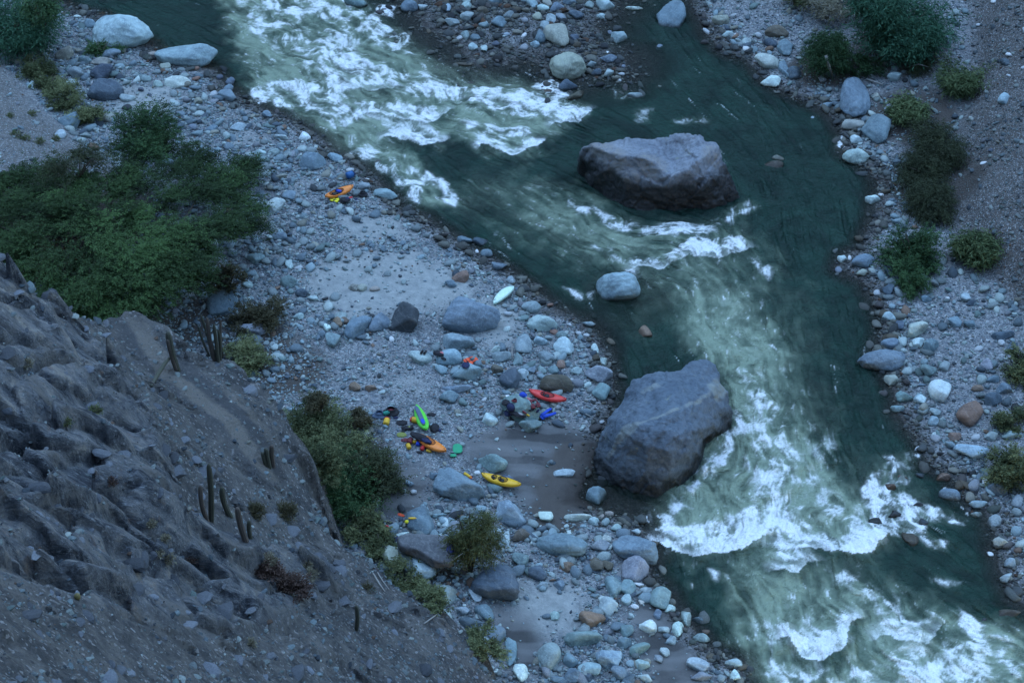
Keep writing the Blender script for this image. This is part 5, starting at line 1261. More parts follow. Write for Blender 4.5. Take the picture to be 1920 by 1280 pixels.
    B('edge_bush', 1888, 892, 85, 2.0, 'olive bush at the right edge beside the light blue slab', g_olive, bk, 'leafy', 1300, .35, 57)
    B('edge_bush', 1915, 700, 70, 1.6, 'olive bush at the right edge below the scree foot', g_olive, bk, 'leafy', 800, .45, 58)
    B('edge_bush', 1895, 800, 70, 1.0, 'low sparse olive bush between the two other bushes at the right edge', g_olive, bk, 'leafy', 420, .45, 59)
    # foreground hillside
    ca = plain('cactus_skin', (.055, .058, .042), .7, .25); cb = plain('cactus_skin_dry', (.085, .07, .058), .8, .25)
    cactus([(333, 694, 327, 622, .2), (329, 690, 323, 636, .13)], 'single green columnar cactus upright in the sandy gully', ca, cb)
    cactus([(398, 670, 388, 590, .1), (402, 676, 400, 596, .13), (409, 678, 411, 608, .12), (393, 668, 380, 612, .09), (417, 672, 424, 600, .1), (413, 675, 417, 618, .1), (405, 674, 393, 622, .1)], 'cactus clump of seven brownish stems by the gully edge', ca, cb)
    cactus([(396, 976, 408, 862, .16), (388, 974, 386, 905, .13)], 'tallest pair of cactus stems below the gully', ca, cb)
    cactus([(432, 968, 424, 908, .16)], 'short dark cactus between the tallest pair and the two-stemmed one', ca, cb)
    cactus([(461, 1014, 454, 945, .17), (470, 1008, 472, 972, .12)], 'two-stemmed cactus beside a rounded rock on the hillside', cb, ca)
    cactus([(505, 875, 503, 838, .15), (512, 874, 514, 832, .15), (499, 872, 495, 846, .12)], 'low grey-green cactus cluster at the edge over the thicket', ca, cb)
    cactus([(668, 1180, 672, 1128, .12)], 'lone slim cactus low on the hillside near the bottom', ca, cb)
    # fallen cactus stem
    a, _ = hit(284, 726); b, _ = hit(322, 684); b = b + Vector((0, 0, .5))
    V, F = tube([a - a, (b - a) * .35 + Vector((0, 0, .1)), (b - a) * .7 + Vector((0, 0, .12)), b - a], [.1, .12, .12, .07], 9)
    o = link('cactus_stem', MB().add(V, F).mesh('cactus_stem'), ca); o.location = a + Vector((0, 0, .1)); tag(o, 'dead cactus stem leaning across the gully below the upright cactus', 'cactus')
    bb, nn = hit(146, 1122)
    V, F = ico(3); V = V * (1 + .07 * np.cos(14 * np.arctan2(V[:, 1], V[:, 0])))[:, None] * np.array([.12, .12, .17])
    o = link('barrel_cactus', mesh_np('barrel_cactus', V, F), plain('golden_cactus', (.12, .10, .035), .7, .3)); o.location = bb + Vector((0, 0, .12)); tag(o, 'small golden barrel cactus below the rock hollow', 'cactus')
    for i, (a, b, w, lb, m) in enumerate(((210, 905, 26, 'reddish spiky rosette on a smooth rock of the buttress', g_rust), (318, 1050, 30, 'pale dry tuft, upper of the pair above the rusty tuft', g_dry), (300, 1040, 22, 'pale dry tuft beside the pair above the rusty tuft', g_dry), (355, 1052, 30, 'small rusty tuft below the pale ones', g_rust),
                                          (540, 1108, 84, 'widest rusty-brown twiggy mat on the lower hillside', g_rust), (500, 1068, 60, 'dark twiggy mat above the widest rusty one', g_rust), (505, 1052, 36, 'yellowish tuft on the twiggy mat', g_dry), (582, 1080, 34, 'yellow dry tuft near the cliff edge', g_dry), (575, 1060, 26, 'small yellow dry tuft right above another near the cliff edge', g_dry),
                                          (470, 1208, 26, 'yellowish tuft low on the hillside', g_dry), (50, 684, 30, 'yellowish tuft on the upper buttress', g_dry), (180, 772, 30, 'olive tuft in the middle of the buttress', g_olive), (125, 795, 24, 'small dark olive tuft at the side of a grey slab', g_olive), (478, 962, 44, 'brown bush behind the cactus stems', g_brown),
                                          (535, 965, 56, 'brown low bush by the cliff edge right of the cacti', g_brown), (310, 1012, 22, 'tiny dry tuft on the buttress', g_dry), (690, 1105, 30, 'dry tuft by the bottom cliff edge', g_brown), (285, 985, 24, 'thin yellow tuft above the hollow rock', g_dry))):
        B('dry_tuft', a, b, w, .25 + w * .007, lb, m, bk2, 'tuft' if w < 60 else 'leafy', 90 if w < 40 else 260, .5, 80 + i, cat='tuft')
    for i, (a, b, w) in enumerate(((30, 255, 26), (48, 262, 22), (75, 268, 24), (20, 220, 20), (105, 262, 20), (60, 215, 20))):
        B('dry_tuft', a, b, w, .35, ['pair of grey tufts on the sandy terrace, outer one', 'grey tuft in the middle of the sandy terrace', 'grey tuft on the sand close to the thin grey bush', 'grey tuft highest on the sandy terrace edge', 'grey tuft at the terrace rim beside the great tree', 'grey tuft on the sandy terrace under the shrub row'][i], g_olive, bk2, 'tuft', 70, .6, 120 + i, cat='tuft')
    # driftwood
    wood = bark('weathered_wood', (.26, .25, .23))
    for pts, r, lb in ((((818, 1078), (842, 1058), (868, 1040)), .04, 'thin bare branch slanting up to the wispy willow'), (((700, 1078), (712, 1098), (722, 1112)), .045, 'pale split stick on the cliff edge, thicker one'), (((708, 1076), (718, 1092), (730, 1108)), .035, 'pale split stick on the cliff edge, thinner one'),
                       (((795, 1172), (812, 1160), (822, 1152)), .04, 'bleached stick on the lower cliff edge'), (((1625, 153), (1640, 158), (1655, 163)), .09, 'pale driftwood log behind the egg-shaped boulder'), (((1700, 130), (1722, 124), (1750, 132)), .05, 'curved bare branch beside the reed tuft'),
                       (((960, 652), (960, 665), (962, 676)), .05, 'upright bleached stick among the cobbles above the dark slate boulder'), (((1120, 790), (1100, 780), (1082, 768)), .035, 'reddish thin stick on the mud by the giant veined boulder'), (((1548, 110), (1553, 130), (1560, 148)), .16, 'leaning bare trunk under the dark bush by the channel')):
        h = [hit(*p)[0] for p in pts]; o0 = h[0].copy()
        V, F = tube([q - o0 + Vector((0, 0, r + .12)) for q in h], [r, r * .9, r * .5], 7)
        o = link('driftwood', MB().add(V, F).mesh('driftwood'), wood); o.location = o0; tag(o, lb, 'driftwood')
# ================================================================== KAYAKS AND GEAR
MAT = {}
def cm(name, col, rough=.55, spec=.4):
    if name not in MAT: MAT[name] = plain(name, col, rough, .3, spec, 5)
    return MAT[name]

def hull_form(L, W, Hh, rocker, cock, nx=44, ny=22):
    """closed kayak shell along +x; cock = list of (x0, half length, half width, depth)"""
    V = []; F = []
    for i in range(nx + 1):
        t = i / nx * 2 - 1
        x = t * L / 2
        w = W / 2 * max(1 - abs(t) ** 2.3, 0) ** .72 + .012
        zc = rocker * abs(t) ** 2.6
        hh = Hh * (1 - .45 * abs(t) ** 1.6)
        for j in range(ny):
            a = 2 * PI * j / ny
            c, s = math.cos(a), math.sin(a)
            yy = w * math.copysign(abs(c) ** .75, c)
            zz = zc + (hh * .62 * abs(s) ** .8 if s > 0 else -hh * .42 * abs(s) ** .55)
            for x0, la, wa, dp in cock:
                q = math.hypot((x - x0) / la, yy / wa)
                if s > 0 and q < 1.12: zz -= dp * (1 - sstep(.82, 1.12, q))
            V.append((x, yy, zz + Hh * .42))
    for i in range(nx):
        for j in range(ny): F.append((i * ny + j, (i + 1) * ny + j, (i + 1) * ny + (j + 1) % ny, i * ny + (j + 1) % ny))
    F.append(list(range(ny))); F.append([nx * ny + j for j in range(ny)][::-1])
    return MB().add(V, F)

def ring(cx, la, wa, z, r, sag=0.0, n=28):
    pts = [(cx + la * math.cos(2 * PI * k / n), wa * math.sin(2 * PI * k / n), z + sag * math.cos(2 * PI * k / n) ** 2) for k in range(n + 1)]
    return MB().add(*tube(pts, [r] * (n + 1), 6, False))

def box_round(sx, sy, sz, c=(0, 0, 0), p=5.0, lev=3):
    V, F = ico(lev)
    q = (np.abs(V) ** p).sum(1) ** (1 / p)
    return MB().add(V / q[:, None] * np.array([sx, sy, sz]) / 2 + np.array(c), F)

def kayak(a, b, label, col, col2, W=.66, cock=((-.05, .42, .24, .24),), flip=False, roll=0.0, lift=.08, badge=None, handles=True, hatch=False):
    A, _ = hit(*a); B, _ = hit(*b)
    z = max(ground_z(A.x, A.y), ground_z(B.x, B.y), min(A.z, B.z))
    ax, ay = unproj(a[0], a[1], z + .2); bx, by = unproj(b[0], b[1], z + .2)
    L = math.hypot(bx - ax, by - ay); cx, cy = (ax + bx) / 2, (ay + by) / 2
    L = min(max(L, 2.3), 3.2)
    root = empty('kayak', (cx, cy, z + lift), label, 'kayak', rot=(roll, 0, math.atan2(by - ay, bx - ax)))
    k = L / 2.6
    ck = [(x0 * k, la * k, wa, dp) for x0, la, wa, dp in cock]
    if flip:
        root.rotation_euler[0] += PI; root.location.z += .42
        ck = []
    link('hull', hull_form(L, W, .36, .16, ck).mesh('hull'), col, root)
    top = .36 * 1.04
    blk = cm('black_rubber', (.012, .012, .014), .6)
    for x0, la, wa, dp in ck:
        link('cockpit_rim', ring(x0, la, wa, top - .005, .022).mesh('cockpit_rim'), blk, root)
        s = link('seat', box_round(la * .75, wa * 1.3, .1, (x0 - la * .12, 0, top - dp * .72)).mesh('seat'), blk, root)
        link('backrest', box_round(.06, wa * 1.2, .16, (x0 - la * .58, 0, top - dp * .3)).mesh('backrest'), blk, root)
    if not flip:
        V, F = hull_form(L * .985, W * 1.0, .36, .16, []).V[0], None
        link('deck_seam', ring(0, L * .455, W * .44, .36 * .5 + .02, .012, .1, 40).mesh('deck_seam'), col2, root)
        if badge is not None:
            link('deck_emblem', box_round(.3, .16, .03, (L * .33, 0, .36 * .93), 2.5).mesh('deck_emblem'), badge, root)
    if handles:
        for s in (-1, 1):
            p = [(s * L * .40, 0, .36 * .88 + .05), (s * L * .435, 0, .36 * .93 + .1), (s * L * .47, 0, .36 * .9 + .07)]
            if flip: p = [(x, y, -.0) for x, y, _ in p]
            link('grab_handle', MB().add(*tube(p, [.014] * 3, 6)).mesh('grab_handle'), blk, root)
    return root

def place(name, px, py, label, cat, rot=0.0, group=None, dz=0.0):
    p, n = hit(px, py)
    return empty(name, p + Vector((0, 0, dz)), label, cat, group, (0, 0, rot))

def crumple(sx, sy, sz, seed, lev=4, amt=.35):
    """a heap of cloth: a flattened lump folded by ridges, thin at the rim"""
    V, F = ico(lev)
    q = V * 1.6 + seed * 7.1
    d = 1 + amt * ridged(q[:, 0], q[:, 1], q[:, 2], 4) * .8 + amt * .7 * fbm(q[:, 0] * .8, q[:, 1] * .8, q[:, 2] * .8, 2)
    V = V * d[:, None]
    V[:, 2] = np.where(V[:, 2] < 0, V[:, 2] * .25, V[:, 2])
    return MB().add(V * np.array([sx, sy, sz]) / 2, F)

def cloth(px, py, sx, sy, sz, mat, label, name='wetsuit', cat='clothing', seed=0, rot=0.0, trim=None, group=None):
    r = place(name, px, py, label, cat, rot, group)
    link('folded_cloth', crumple(sx, sy, sz, seed).mesh('folded_cloth'), mat, r)
    if trim is not None:
        t = crumple(sx * .45, sy * .5, sz * .8, seed + 3, 3).mesh('lining')
        o = link('lining', t, trim, r); o.location = (sx * .22, sy * .08, sz * .22)
    return r

def helmet(px, py, mat, label, s=1.0, rot=0.0):
    r = place('helmet', px, py, label, 'helmet', rot)
    V, F = ico(4)
    V = V * np.array([.15, .125, .135]) * s
    V[:, 2] = np.maximum(V[:, 2], -.05 * s)
    o = link('shell', MB().add(V, F).mesh('shell'), mat, r); o.location.z = .06 * s
    pk = [(.13 * s * math.cos(a) + .04 * s, .115 * s * math.sin(a), .05 * s) for a in np.linspace(-1.2, 1.2, 9)]
    link('peak', MB().add(*tube(pk, [.02 * s] * 9, 6)).mesh('peak'), mat, r)
    st = [(.02, .11 * s, .04 * s), (.0, .17 * s, .0), (-.03, .21 * s, .01)]
    link('chin_strap', MB().add(*tube(st, [.012 * s] * 3, 5)).mesh('chin_strap'), cm('black_rubber', (.012, .012, .014)), r)
    return r

def dry_bag(px, py, L, R, body, cap, label, rot=0.0, up=False):
    """roll-top bag: bulged cylinder, folded closure and buckle strap"""
    r = place('dry_bag', px, py, label, 'bag', rot)
    prof = [(-.5, .55), (-.46, .92), (-.3, 1.02), (0, 1.0), (.28, .98), (.38, .85), (.44, .5), (.5, .35)]
    pts = [(L * t, 0, R) if not up else (0, 0, L * (t + .5)) for t, _ in prof]
    link('bag_body', MB().add(*tube(pts, [R * k for _, k in prof], 14)).mesh('bag_body'), body, r)
    c = (L * .5, 0, R) if not up else (0, 0, L)
    o = link('roll_top', box_round(R * .7, R * 1.5, R * .7, c).mesh('roll_top'), cap, r)
    s = [(L * .38, R * 1.02 * math.cos(a), R + R * 1.02 * math.sin(a)) if not up else (R * 1.02 * math.cos(a), R * 1.02 * math.sin(a), L * .85) for a in np.linspace(0, 2 * PI, 15)]
    link('strap', MB().add(*tube(s, [.015] * 15, 5, False)).mesh('strap'), cap, r)
    return r

def vest(px, py, mat, trim, label, s=1.0, rot=0.0):
    """buoyancy vest lying flat: two front panels, back panel, shoulder straps round a neck opening, belt"""
    r = place('life_jacket', px, py, label, 'life jacket', rot, dz=.04)
    for y in (-.15, .15): link('front_panel', box_round(.34 * s, .25 * s, .11 * s, (-.1 * s, y * s, .05 * s)).mesh('front_panel'), mat, r)
    for y in (-.17, .17): link('shoulder_strap', MB().add(*tube([(.05 * s, y * s, .08 * s), (.2 * s, y * s * .95, .11 * s), (.33 * s, y * s * .7, .06 * s)], [.05 * s, .045 * s, .05 * s], 7)).mesh('shoulder_strap'), mat, r)
    link('back_panel', box_round(.16 * s, .42 * s, .09 * s, (.36 * s, 0, .04 * s)).mesh('back_panel'), mat, r)
    link('belt', box_round(.05 * s, .56 * s, .125 * s, (-.14 * s, 0, .052 * s)).mesh('belt'), trim, r)
    return r

def trousers(px, py, mat, waist, label, s=1.0, rot=0.0, short=False):
    r = place('trousers' if not short else 'shorts', px, py, label, 'clothing', rot, dz=.02)
    l = .5 if short else .85
    for y in (-1, 1):
        p = [(0, y * .07 * s, .08 * s), (l * .3 * s, y * .13 * s, .1 * s), (l * .7 * s, y * .2 * s, .06 * s), (l * s, y * .22 * s, .05 * s)]
        V, F = tube(p, [.13 * s, .115 * s, .1 * s, .085 * s], 10); V[:, 2] = V[:, 2] * .7 + .02 * fbm(V[:, 0] * 9, V[:, 1] * 9, o=2)
        link('trouser_leg', MB().add(V, F).mesh('trouser_leg'), mat, r)
    link('hip', crumple(.36 * s, .4 * s, .2 * s, 4, 4, .2).mesh('hip'), mat, r)
    link('waistband', box_round(.07 * s, .36 * s, .12 * s, (-.17 * s, 0, .05 * s)).mesh('waistband'), waist, r)
    return r

def shoes(px, py, mat, label, rot=0.0, s=1.0):
    r = place('shoe', px, py, label, 'shoe', rot)
    sole = box_round(.29 * s, .1 * s, .04 * s, (0, 0, .02)); link('sole', sole.mesh('sole'), cm('grey_sole', (.08, .08, .085)), r)
    V, F = tube([(.12 * s, 0, .05), (.05 * s, 0, .07), (-.04 * s, 0, .09), (-.1 * s, 0, .13)], [.035 * s, .048 * s, .05 * s, .045 * s], 9)
    link('upper', MB().add(V, F).mesh('upper'), mat, r)
    return r

def skirt(px, py, mat, inner, label, s=1.0, rot=0.0):
    """spray deck standing open: flared ring of neoprene with a tube in the middle"""
    r = place('spray_deck', px, py, label, 'spray deck', rot)
    V = []; F = []; n = 26
    for rr, z in ((.36, .02), (.38, .06), (.33, .1), (.24, .13), (.2, .24), (.185, .3), (.17, .29), (.18, .14), (.22, .1)):
        for k in range(n):
            a = 2 * PI * k / n
            q = rr * s * (1 + .06 * math.sin(3 * a + rr * 9))
            V.append((q * 1.15 * math.cos(a), q * .9 * math.sin(a), z * s + .02 * math.sin(2 * a)))
    for m in range(8):
        for k in range(n): F.append((m * n + k, m * n + (k + 1) % n, (m + 1) * n + (k + 1) % n, (m + 1) * n + k))
    link('deck_ring', MB().add(V, F).mesh('deck_ring'), mat, r)
    link('lining', box_round(.34 * s, .3 * s, .05 * s, (0, 0, .13 * s), 2.2).mesh('lining'), inner, r)
    return r

def build_gear():
    org = cm('orange_plastic', (.75, .22, .035), .4); org2 = cm('red_orange_plastic', (.62, .09, .03), .4); red = cm('red_plastic', (.6, .045, .04), .4); grn = cm('lime_plastic', (.12, .62, .06), .4)
    yel = cm('yellow_plastic', (.68, .38, .02), .4); wht = cm('mint_white_plastic', (.56, .72, .6), .4); dky = cm('dark_yellow_plastic', (.45, .24, .015), .45); grn2 = cm('yellow_lime_plastic', (.35, .62, .05), .4)
    blk = cm('black_neoprene', (.014, .014, .018), .8); nvy = cm('navy_nylon', (.012, .018, .06), .75); blu = cm('blue_nylon', (.015, .06, .42), .7); blu2 = cm('bright_blue_nylon', (.02, .16, .62), .7)
    lbl = cm('azure_nylon', (.02, .10, .26), .6); rdn = cm('red_nylon', (.5, .03, .03), .7); drd = cm('dark_red_nylon', (.13, .02, .025), .75); yln = cm('yellow_nylon', (.6, .36, .03), .7); vyl = cm('vivid_yellow_foam', (.75, .66, .03), .7)
    org_n = cm('orange_red_nylon', (.72, .09, .03), .7); gsh = cm('green_tarpaulin', (.02, .28, .13), .65); tel = cm('teal_nylon', (.02, .2, .15), .7); gry = cm('grey_blue_nylon', (.07, .1, .15), .6); wte = cm('white_sticker', (.7, .7, .7), .5); pnk = cm('pinkish_cloth', (.45, .15, .16), .8)
    olv = cm('olive_cloth', (.18, .2, .05), .8); wstrap = cm('grey_strap', (.3, .3, .3), .7); vio = cm('violet_blue_cloth', (.03, .04, .15), .8)
    kayak((609, 371), (662, 351), 'uppermost kayak, orange and red, on cobbles near the water with a blue bag inside', org, org2, cock=((-.25, .62, .22, .26),), badge=wte, roll=.22)
    kayak((926, 569), (963, 538), 'mint-white kayak lying hull up beside the biggest round beach boulder', wht, wht, flip=True)
    kayak((992, 735), (1062, 753), 'red kayak with a dark cockpit in front of the brown boulder', red, red, badge=wte, cock=((-.02, .45, .23, .26),))
    kayak((781, 764), (800, 809), 'lime-green kayak with a blue sheet along its deck', grn, grn2, W=.72, cock=())
    kayak((779, 816), (837, 849), 'lower orange kayak surrounded by scattered bags', org, org, W=.74, cock=((-.1, .42, .24, .24),))
    kayak((903, 892), (977, 912), 'yellow kayak alone on the mud flat', yel, dky, cock=((.1, .30, .21, .24), (-.46, .17, .17, .2)), badge=wte)
    # upper kayak
    dry_bag(635, 361, .5, .13, blu, nvy, 'blue bag inside the uppermost orange kayak', 2.7)
    dry_bag(657, 333, .62, .27, lbl, nvy, 'round blue bag on the rocks above the uppermost orange kayak', .6)
    vest(629, 375, vyl, blk, 'vivid yellow life jacket leaning on the uppermost orange kayak', 1.25, 1.2)
    cloth(647, 375, .7, .55, .32, blk, 'black clothing heap by the stern of the uppermost kayak, beside the yellow jacket', seed=1, trim=nvy)
    cloth(656, 371, .4, .14, .12, rdn, 'thin red strap bundle beside the uppermost kayak', 'strap_bundle', 'strap', 2, .5)
    skirt(680, 365, blk, blk, 'black spray deck on the stones right of the uppermost kayak', .9)
    # red cloths on the drying stones
    for a, b, lb in ((791, 661, 'black shoe on the flat stone, the outer one'), (797, 662, 'black shoe beside another on the flat stone')): shoes(a, b, blk, lb, 1.2, 1.5)
    cloth(823, 663, .75, .4, .26, blk, 'black clothing with a pink trim on the light flat stone', seed=5, trim=pnk, rot=-.3)
    vest(881, 679, org_n, blk, 'orange-red life jacket on the light blue-grey stone', 1.25, .6)
    cloth(873, 685, .45, .5, .2, nvy, 'dark clothing beside the orange-red life jacket', seed=6)
    # around the red kayak
    helmet(980, 742, blu, 'blue helmet left of the red kayak', 1.5)
    cloth(991, 748, .45, .2, .12, pnk, 'pinkish cloth strip between the blue helmet and the red kayak', 'cloth_strip', 'cloth', 8, -.4)
    vest(1003, 760, drd, blk, 'dark red life jacket below the red kayak', 1.15, 1.9)
    helmet(958, 766, nvy, 'navy helmet at the side of the greenish gear boulder', 2.1, 2.0)
    cloth(951, 754, .65, .5, .25, blk, 'black wet cloth at the top of the greenish gear boulder', seed=9, rot=.5)
    skirt(965, 751, drd, blk, 'small dark red round gear on the greenish boulder', .5)
    cloth(970, 776, 1.0, .42, .24, blk, 'long black bundle with a pale end on the greenish gear boulder', seed=10, rot=-.45, trim=wstrap)
    cloth(954, 774, .5, .5, .22, nvy, 'navy cloth between the navy helmet and the long black bundle', seed=21)
    shoes(983, 774, drd, 'brown and yellow shoe on the greenish boulder', -.6, 1.3); shoes(989, 779, yln, 'yellow shoe on the greenish boulder', -.5, 1.3)
    trousers(1016, 782, blu, blk, 'blue paddling trousers spread at the edge of the mud flat', 1.1, .62)
    cloth(949, 742, .5, .3, .12, wte, 'whitish towel on the stone above the greenish gear boulder', 'towel', 'towel', 22, -.4)
    # around the green kayak
    skirt(733, 773, blk, drd, 'open dark spray deck with a red lining, furthest from the river', 1.25)
    skirt(711, 779, gry, gry, 'faded grey open ring of gear at the thicket side', 1.1)
    dry_bag(724, 777, .36, .14, tel, tel, 'small teal bag beside the open dark spray deck', .4)
    dry_bag(725, 794, .55, .2, yln, rdn, 'yellow bag with a red top, nearest the thicket', 1.45)
    cloth(753, 793, .6, .45, .26, blk, 'black clothing heap between the yellow bag and the green kayak', seed=12)
    cloth(764, 802, .7, .34, .18, blk, 'flat black clothing with a yellow end left of the green kayak', seed=13, trim=olv)
    cloth(809, 777, .5, .26, .14, blk, 'small black item to the right of the green kayak stern', seed=14)
    cloth(815, 802, .5, .7, .32, blk, 'shaggy black heap right of the green kayak bow', seed=15)
    dry_bag(778, 791, .5, .2, yln, rdn, 'red and yellow bag leaning against the green kayak', 2.9)
    P0, _ = hit(780, 764); P1, _ = hit(795, 797); c = (P0 + P1) / 2
    r = empty('blue_sheet', c + Vector((0, 0, .08)), 'long folded blue-grey sheet on the lime-green kayak', 'sheet', None, (0, 0, math.atan2(P1.y - P0.y, P1.x - P0.x)))
    link('folded_cloth', box_round((P1 - P0).length * 1.05, .3, .12, (0, 0, .03), 3.5, 4).mesh('folded_cloth'), gry, r); link('hem', box_round(.5, .26, .13, ((P1 - P0).length * .34, 0, .032), 3.5).mesh('hem'), blu, r)
    cloth(753, 815, .55, .4, .12, olv, 'olive cloth flat on the gravel above the lower orange kayak', 'olive_cloth', 'cloth', 16)
    # around the lower orange kayak
    cloth(787, 819, 1.15, .45, .3, blk, 'black wetsuit draped over the stern of the lower orange kayak', seed=17, rot=-.5)
    cloth(799, 826, .6, .3, .2, nvy, 'navy strip across the deck of the lower orange kayak', seed=24, rot=-.5)
    cloth(760, 825, .45, .3, .16, drd, 'small dark item left of the gear pile', seed=18)
    dry_bag(769, 830, .42, .17, drd, drd, 'dark red bag at the stern of the lower orange kayak', 1.3)
    dry_bag(778, 830, .32, .12, yln, yln, 'small yellow bag between the dark red and the blue bag', .2)
    dry_bag(784, 834, .3, .13, blu, blu, 'small blue bag beside the lower orange kayak', 1.4)
    dry_bag(794, 840, .6, .13, rdn, rdn, 'long red bag against the side of the lower orange kayak', 1.15)
    dry_bag(766, 839, .42, .15, yln, blk, 'yellow and black bag lowest in the gear pile', 1.9)
    dry_bag(804, 847, .34, .09, yln, dky, 'small yellow item under the bow of the lower orange kayak', -.4)
    V, F = ico(4); V = np.sign(V) * np.abs(V) ** .6; V[:, 2] = np.where(V[:, 2] < 0, V[:, 2] * .2, V[:, 2])
    for a, b, sx, sy, lb in ((858, 843, .62, .82, 'green sheet spread on the cobbles right of the lower orange kayak'), (850, 856, .4, .26, 'small green cloth below the green sheet')):
        r = place('green_sheet', a, b, lb, 'sheet'); q = V * np.array([sx / 2, sy / 2, .06]); q[:, 2] += .09 + .035 * ridged(q[:, 0] * 3, q[:, 1] * 3, o=3)
        link('spread_cloth', MB().add(q, F).mesh('spread_cloth'), gsh, r)
    dry_bag(877, 893, .62, .1, yln, org_n, 'yellow and orange throw bag on the broad blue boulder', -.75)
    cloth(952, 894, .6, .2, .12, gry, 'grey-blue cloth behind the yellow kayak', 'grey_cloth', 'cloth', 25, -.3)
    # dark bits of kit strewn between the stones
    for i, (a, b, sx, lb) in enumerate(((742, 783, .3, 'little black pouch below the open dark spray deck'), (757, 808, .32, 'little black pouch above the olive cloth'), (772, 800, .3, 'little dark pouch by the stern of the green kayak'), (824, 806, .3, 'little black pouch outermost to the right of the green kayak'),
                                        (786, 848, .34, 'little dark pouch below the lower orange kayak, left end'), (996, 768, .36, 'little dark cloth between the dark red life jacket and the blue trousers'), (1008, 770, .3, 'little navy cloth beside the blue trousers'), (960, 785, .4, 'little black cloth at the foot of the greenish gear boulder'),
                                        (832, 672, .36, 'little dark cloth on the light flat stone, nearest the red jacket'), (668, 374, .34, 'little dark cloth between the yellow jacket and the black spray deck'))):
        cloth(a, b, sx, sx * .6, .14, blk if i % 3 else nvy, lb, seed=40 + i, rot=i * .7)
    # below the cliff
    trousers(711, 1000, blu2, blu2, 'bright blue shorts hung on the scrub under the cliff', 1.15, -1.2, True)
    cloth(700, 994, .55, .5, .3, nvy, 'navy clothing beside the bright blue shorts', seed=19)
    helmet(725, 989, rdn, 'red helmet on the stone above the bright blue shorts', 1.0)
    helmet(763, 979, vyl, 'yellow-green helmet at the tip of the triangular boulder', .95)
    cloth(773, 971, .45, .14, .1, yln, 'yellow strap on the triangular boulder', 'strap_bundle', 'strap', 20)
    cloth(752, 965, .4, .2, .1, org_n, 'orange cloth on the mud path above the helmets', 'orange_cloth', 'cloth', 26, -.4)
    cloth(712, 979, .5, .28, .16, blk, 'dark clothing near the red helmet, closest to the thicket', seed=27); cloth(730, 980, .42, .24, .14, blk, 'dark clothing above the red helmet', seed=28)
    cloth(736, 1011, .75, .6, .35, nvy, 'dark bundle at the mouth of the rock ledge', seed=29)
    cloth(846, 1027, .5, .85, .2, vio, 'violet-blue cloth hanging at the end of the rock ledge', 'violet_cloth', 'cloth', 30)

def build_ledge(mat):
    """a slab of rock resting on others, with black gaps beneath"""
    def slab(pts, h, th, label, col, seed):
        W = [unproj(a, b, h) for a, b in pts]
        bm = bmesh.new()
        top = [bm.verts.new((x, y, h + .12 * math.sin(i * 2.1))) for i, (x, y) in enumerate(W)]
        bot = [bm.verts.new((x, y, h - th)) for x, y in W]
        bm.faces.new(top); bm.faces.new(bot[::-1])
        for i in range(len(W)): bm.faces.new([top[i - 1], top[i], bot[i], bot[i - 1]][::-1])
        bmesh.ops.recalc_face_normals(bm, faces=bm.faces); bmesh.ops.triangulate(bm, faces=bm.faces)
        me = bpy.data.meshes.new('slab'); bm.to_mesh(me); bm.free()
        o = bpy.data.objects.new('tmp', me); COL.objects.link(o)
        m = o.modifiers.new('r', 'REMESH'); m.mode = 'VOXEL'; m.voxel_size = .07
        m = o.modifiers.new('s', 'SMOOTH'); m.iterations = 5
        out = bpy.data.meshes.new_from_object(o.evaluated_get(bpy.context.evaluated_depsgraph_get())); bpy.data.objects.remove(o)
        N = len(out.vertices); V = np.empty(N * 3, np.float32); out.vertices.foreach_get('co', V); V = V.reshape(-1, 3).astype(float)
        Nn = np.empty(N * 3, np.float32); out.vertices.foreach_get('normal', Nn); Nn = Nn.reshape(-1, 3)
        q = V + seed
        V += Nn * (.16 * fbm(q[:, 0], q[:, 1], q[:, 2], 4) + .06 * ridged(q[:, 0] * 2, q[:, 1] * 2, q[:, 2] * 2, 3))[:, None]
        out.vertices.foreach_set('co', V.astype(np.float32).ravel()); out.polygons.foreach_set('use_smooth', np.ones(len(out.polygons), bool)); out.update(); out.materials.clear()
        ob = link('rock_slab', out, mat); ob.color = (*col, 1); tag(ob, label, 'rock slab')
    slab([(745, 1005), (765, 1000), (800, 1000), (840, 1002), (858, 1030), (845, 1052), (815, 1050), (785, 1032), (750, 1020)], 2.6, .7, 'overhanging grey-brown rock ledge with black gaps under it', (.13, .135, .14), 3.3)
    slab([(745, 1022), (775, 1030), (785, 1062), (760, 1068)], 1.7, 1.2, 'greenish block under the rock ledge beside the shattered pale boulder', (.12, .15, .15), 9.1)

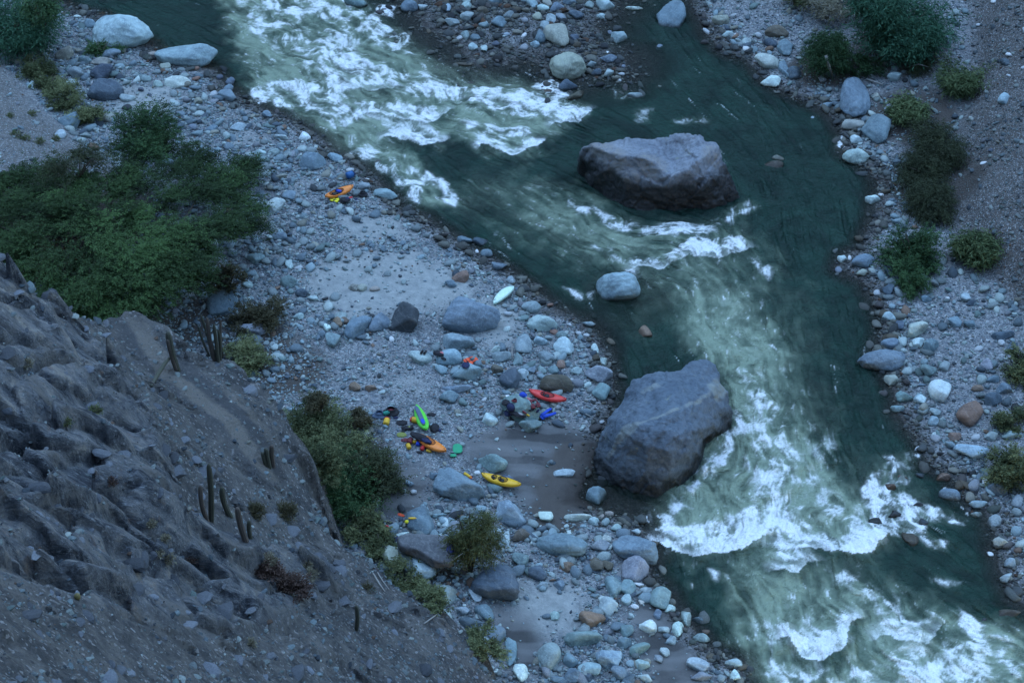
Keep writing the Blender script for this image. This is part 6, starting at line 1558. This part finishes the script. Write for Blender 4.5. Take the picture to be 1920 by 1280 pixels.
# ================================================================== LIGHT, CAMERA, RUN
def build_light():
    SUN_EL, SUN_AZ = math.radians(58), math.radians(20)       # azimuth from +y (upstream) towards -x
    w = bpy.data.worlds.new('World'); SC.world = w; w.use_nodes = True
    nt = w.node_tree; bg = nt.nodes['Background']
    sk = nt.nodes.new('ShaderNodeTexSky'); sk.sky_type = 'NISHITA'; sk.sun_disc = False
    sk.sun_elevation = SUN_EL; sk.sun_rotation = -SUN_AZ; sk.altitude = 1500; sk.air_density = 2.2; sk.dust_density = 0; sk.ozone_density = 3.8
    nt.links.new(sk.outputs[0], bg.inputs[0]); bg.inputs[1].default_value = 0.15
    L = bpy.data.lights.new('sky_gap', 'SUN'); L.energy = .15; L.angle = math.radians(50); L.color = (.8, .96, 1)
    o = bpy.data.objects.new('sun', L); COL.objects.link(o)
    d = Vector((-math.sin(SUN_AZ) * math.cos(SUN_EL), math.cos(SUN_AZ) * math.cos(SUN_EL), math.sin(SUN_EL)))
    o.rotation_euler = d.to_track_quat('Z', 'Y').to_euler(); o.location = d * 200
    cam = bpy.data.cameras.new('camera'); cam.sensor_width = 36; cam.lens = 36 * FPX / 1920; cam.clip_start = .5; cam.clip_end = 2000
    c = bpy.data.objects.new('camera', cam); COL.objects.link(c); c.location = (0, 0, CAMH); c.rotation_euler = (PI / 2 - TILT, 0, 0)
    SC.camera = c
    v = SC.view_settings; v.view_transform = 'Standard'; v.look = 'None'; v.exposure = 2.0; v.gamma = 1.0
    SC.cycles.max_bounces = 6; SC.cycles.transparent_max_bounces = 8; SC.cycles.use_denoising = True

import time
_t = time.time()
def tick(n):
    global _t
    print(f'[{n}] {time.time() - _t:.1f}s', flush=True); _t = time.time()
build_ground(); tick('ground')
hm = build_hill(); tick('hill')
build_canyon(hm); tick('canyon')
build_river(); tick('river')
rm = mat_rock()
made, rest = build_rocks(rm); tick('rocks')
build_giants(); tick('giants')
sm = mat_attr_stone('cobble_stone')
build_cobbles(sm, rest); tick('cobbles')
build_hill_scree(sm); tick('scree')
build_ledge(rm)
bpy.context.view_layer.update()
build_gear(); tick('gear')
build_plants(); tick('plants')
build_light()
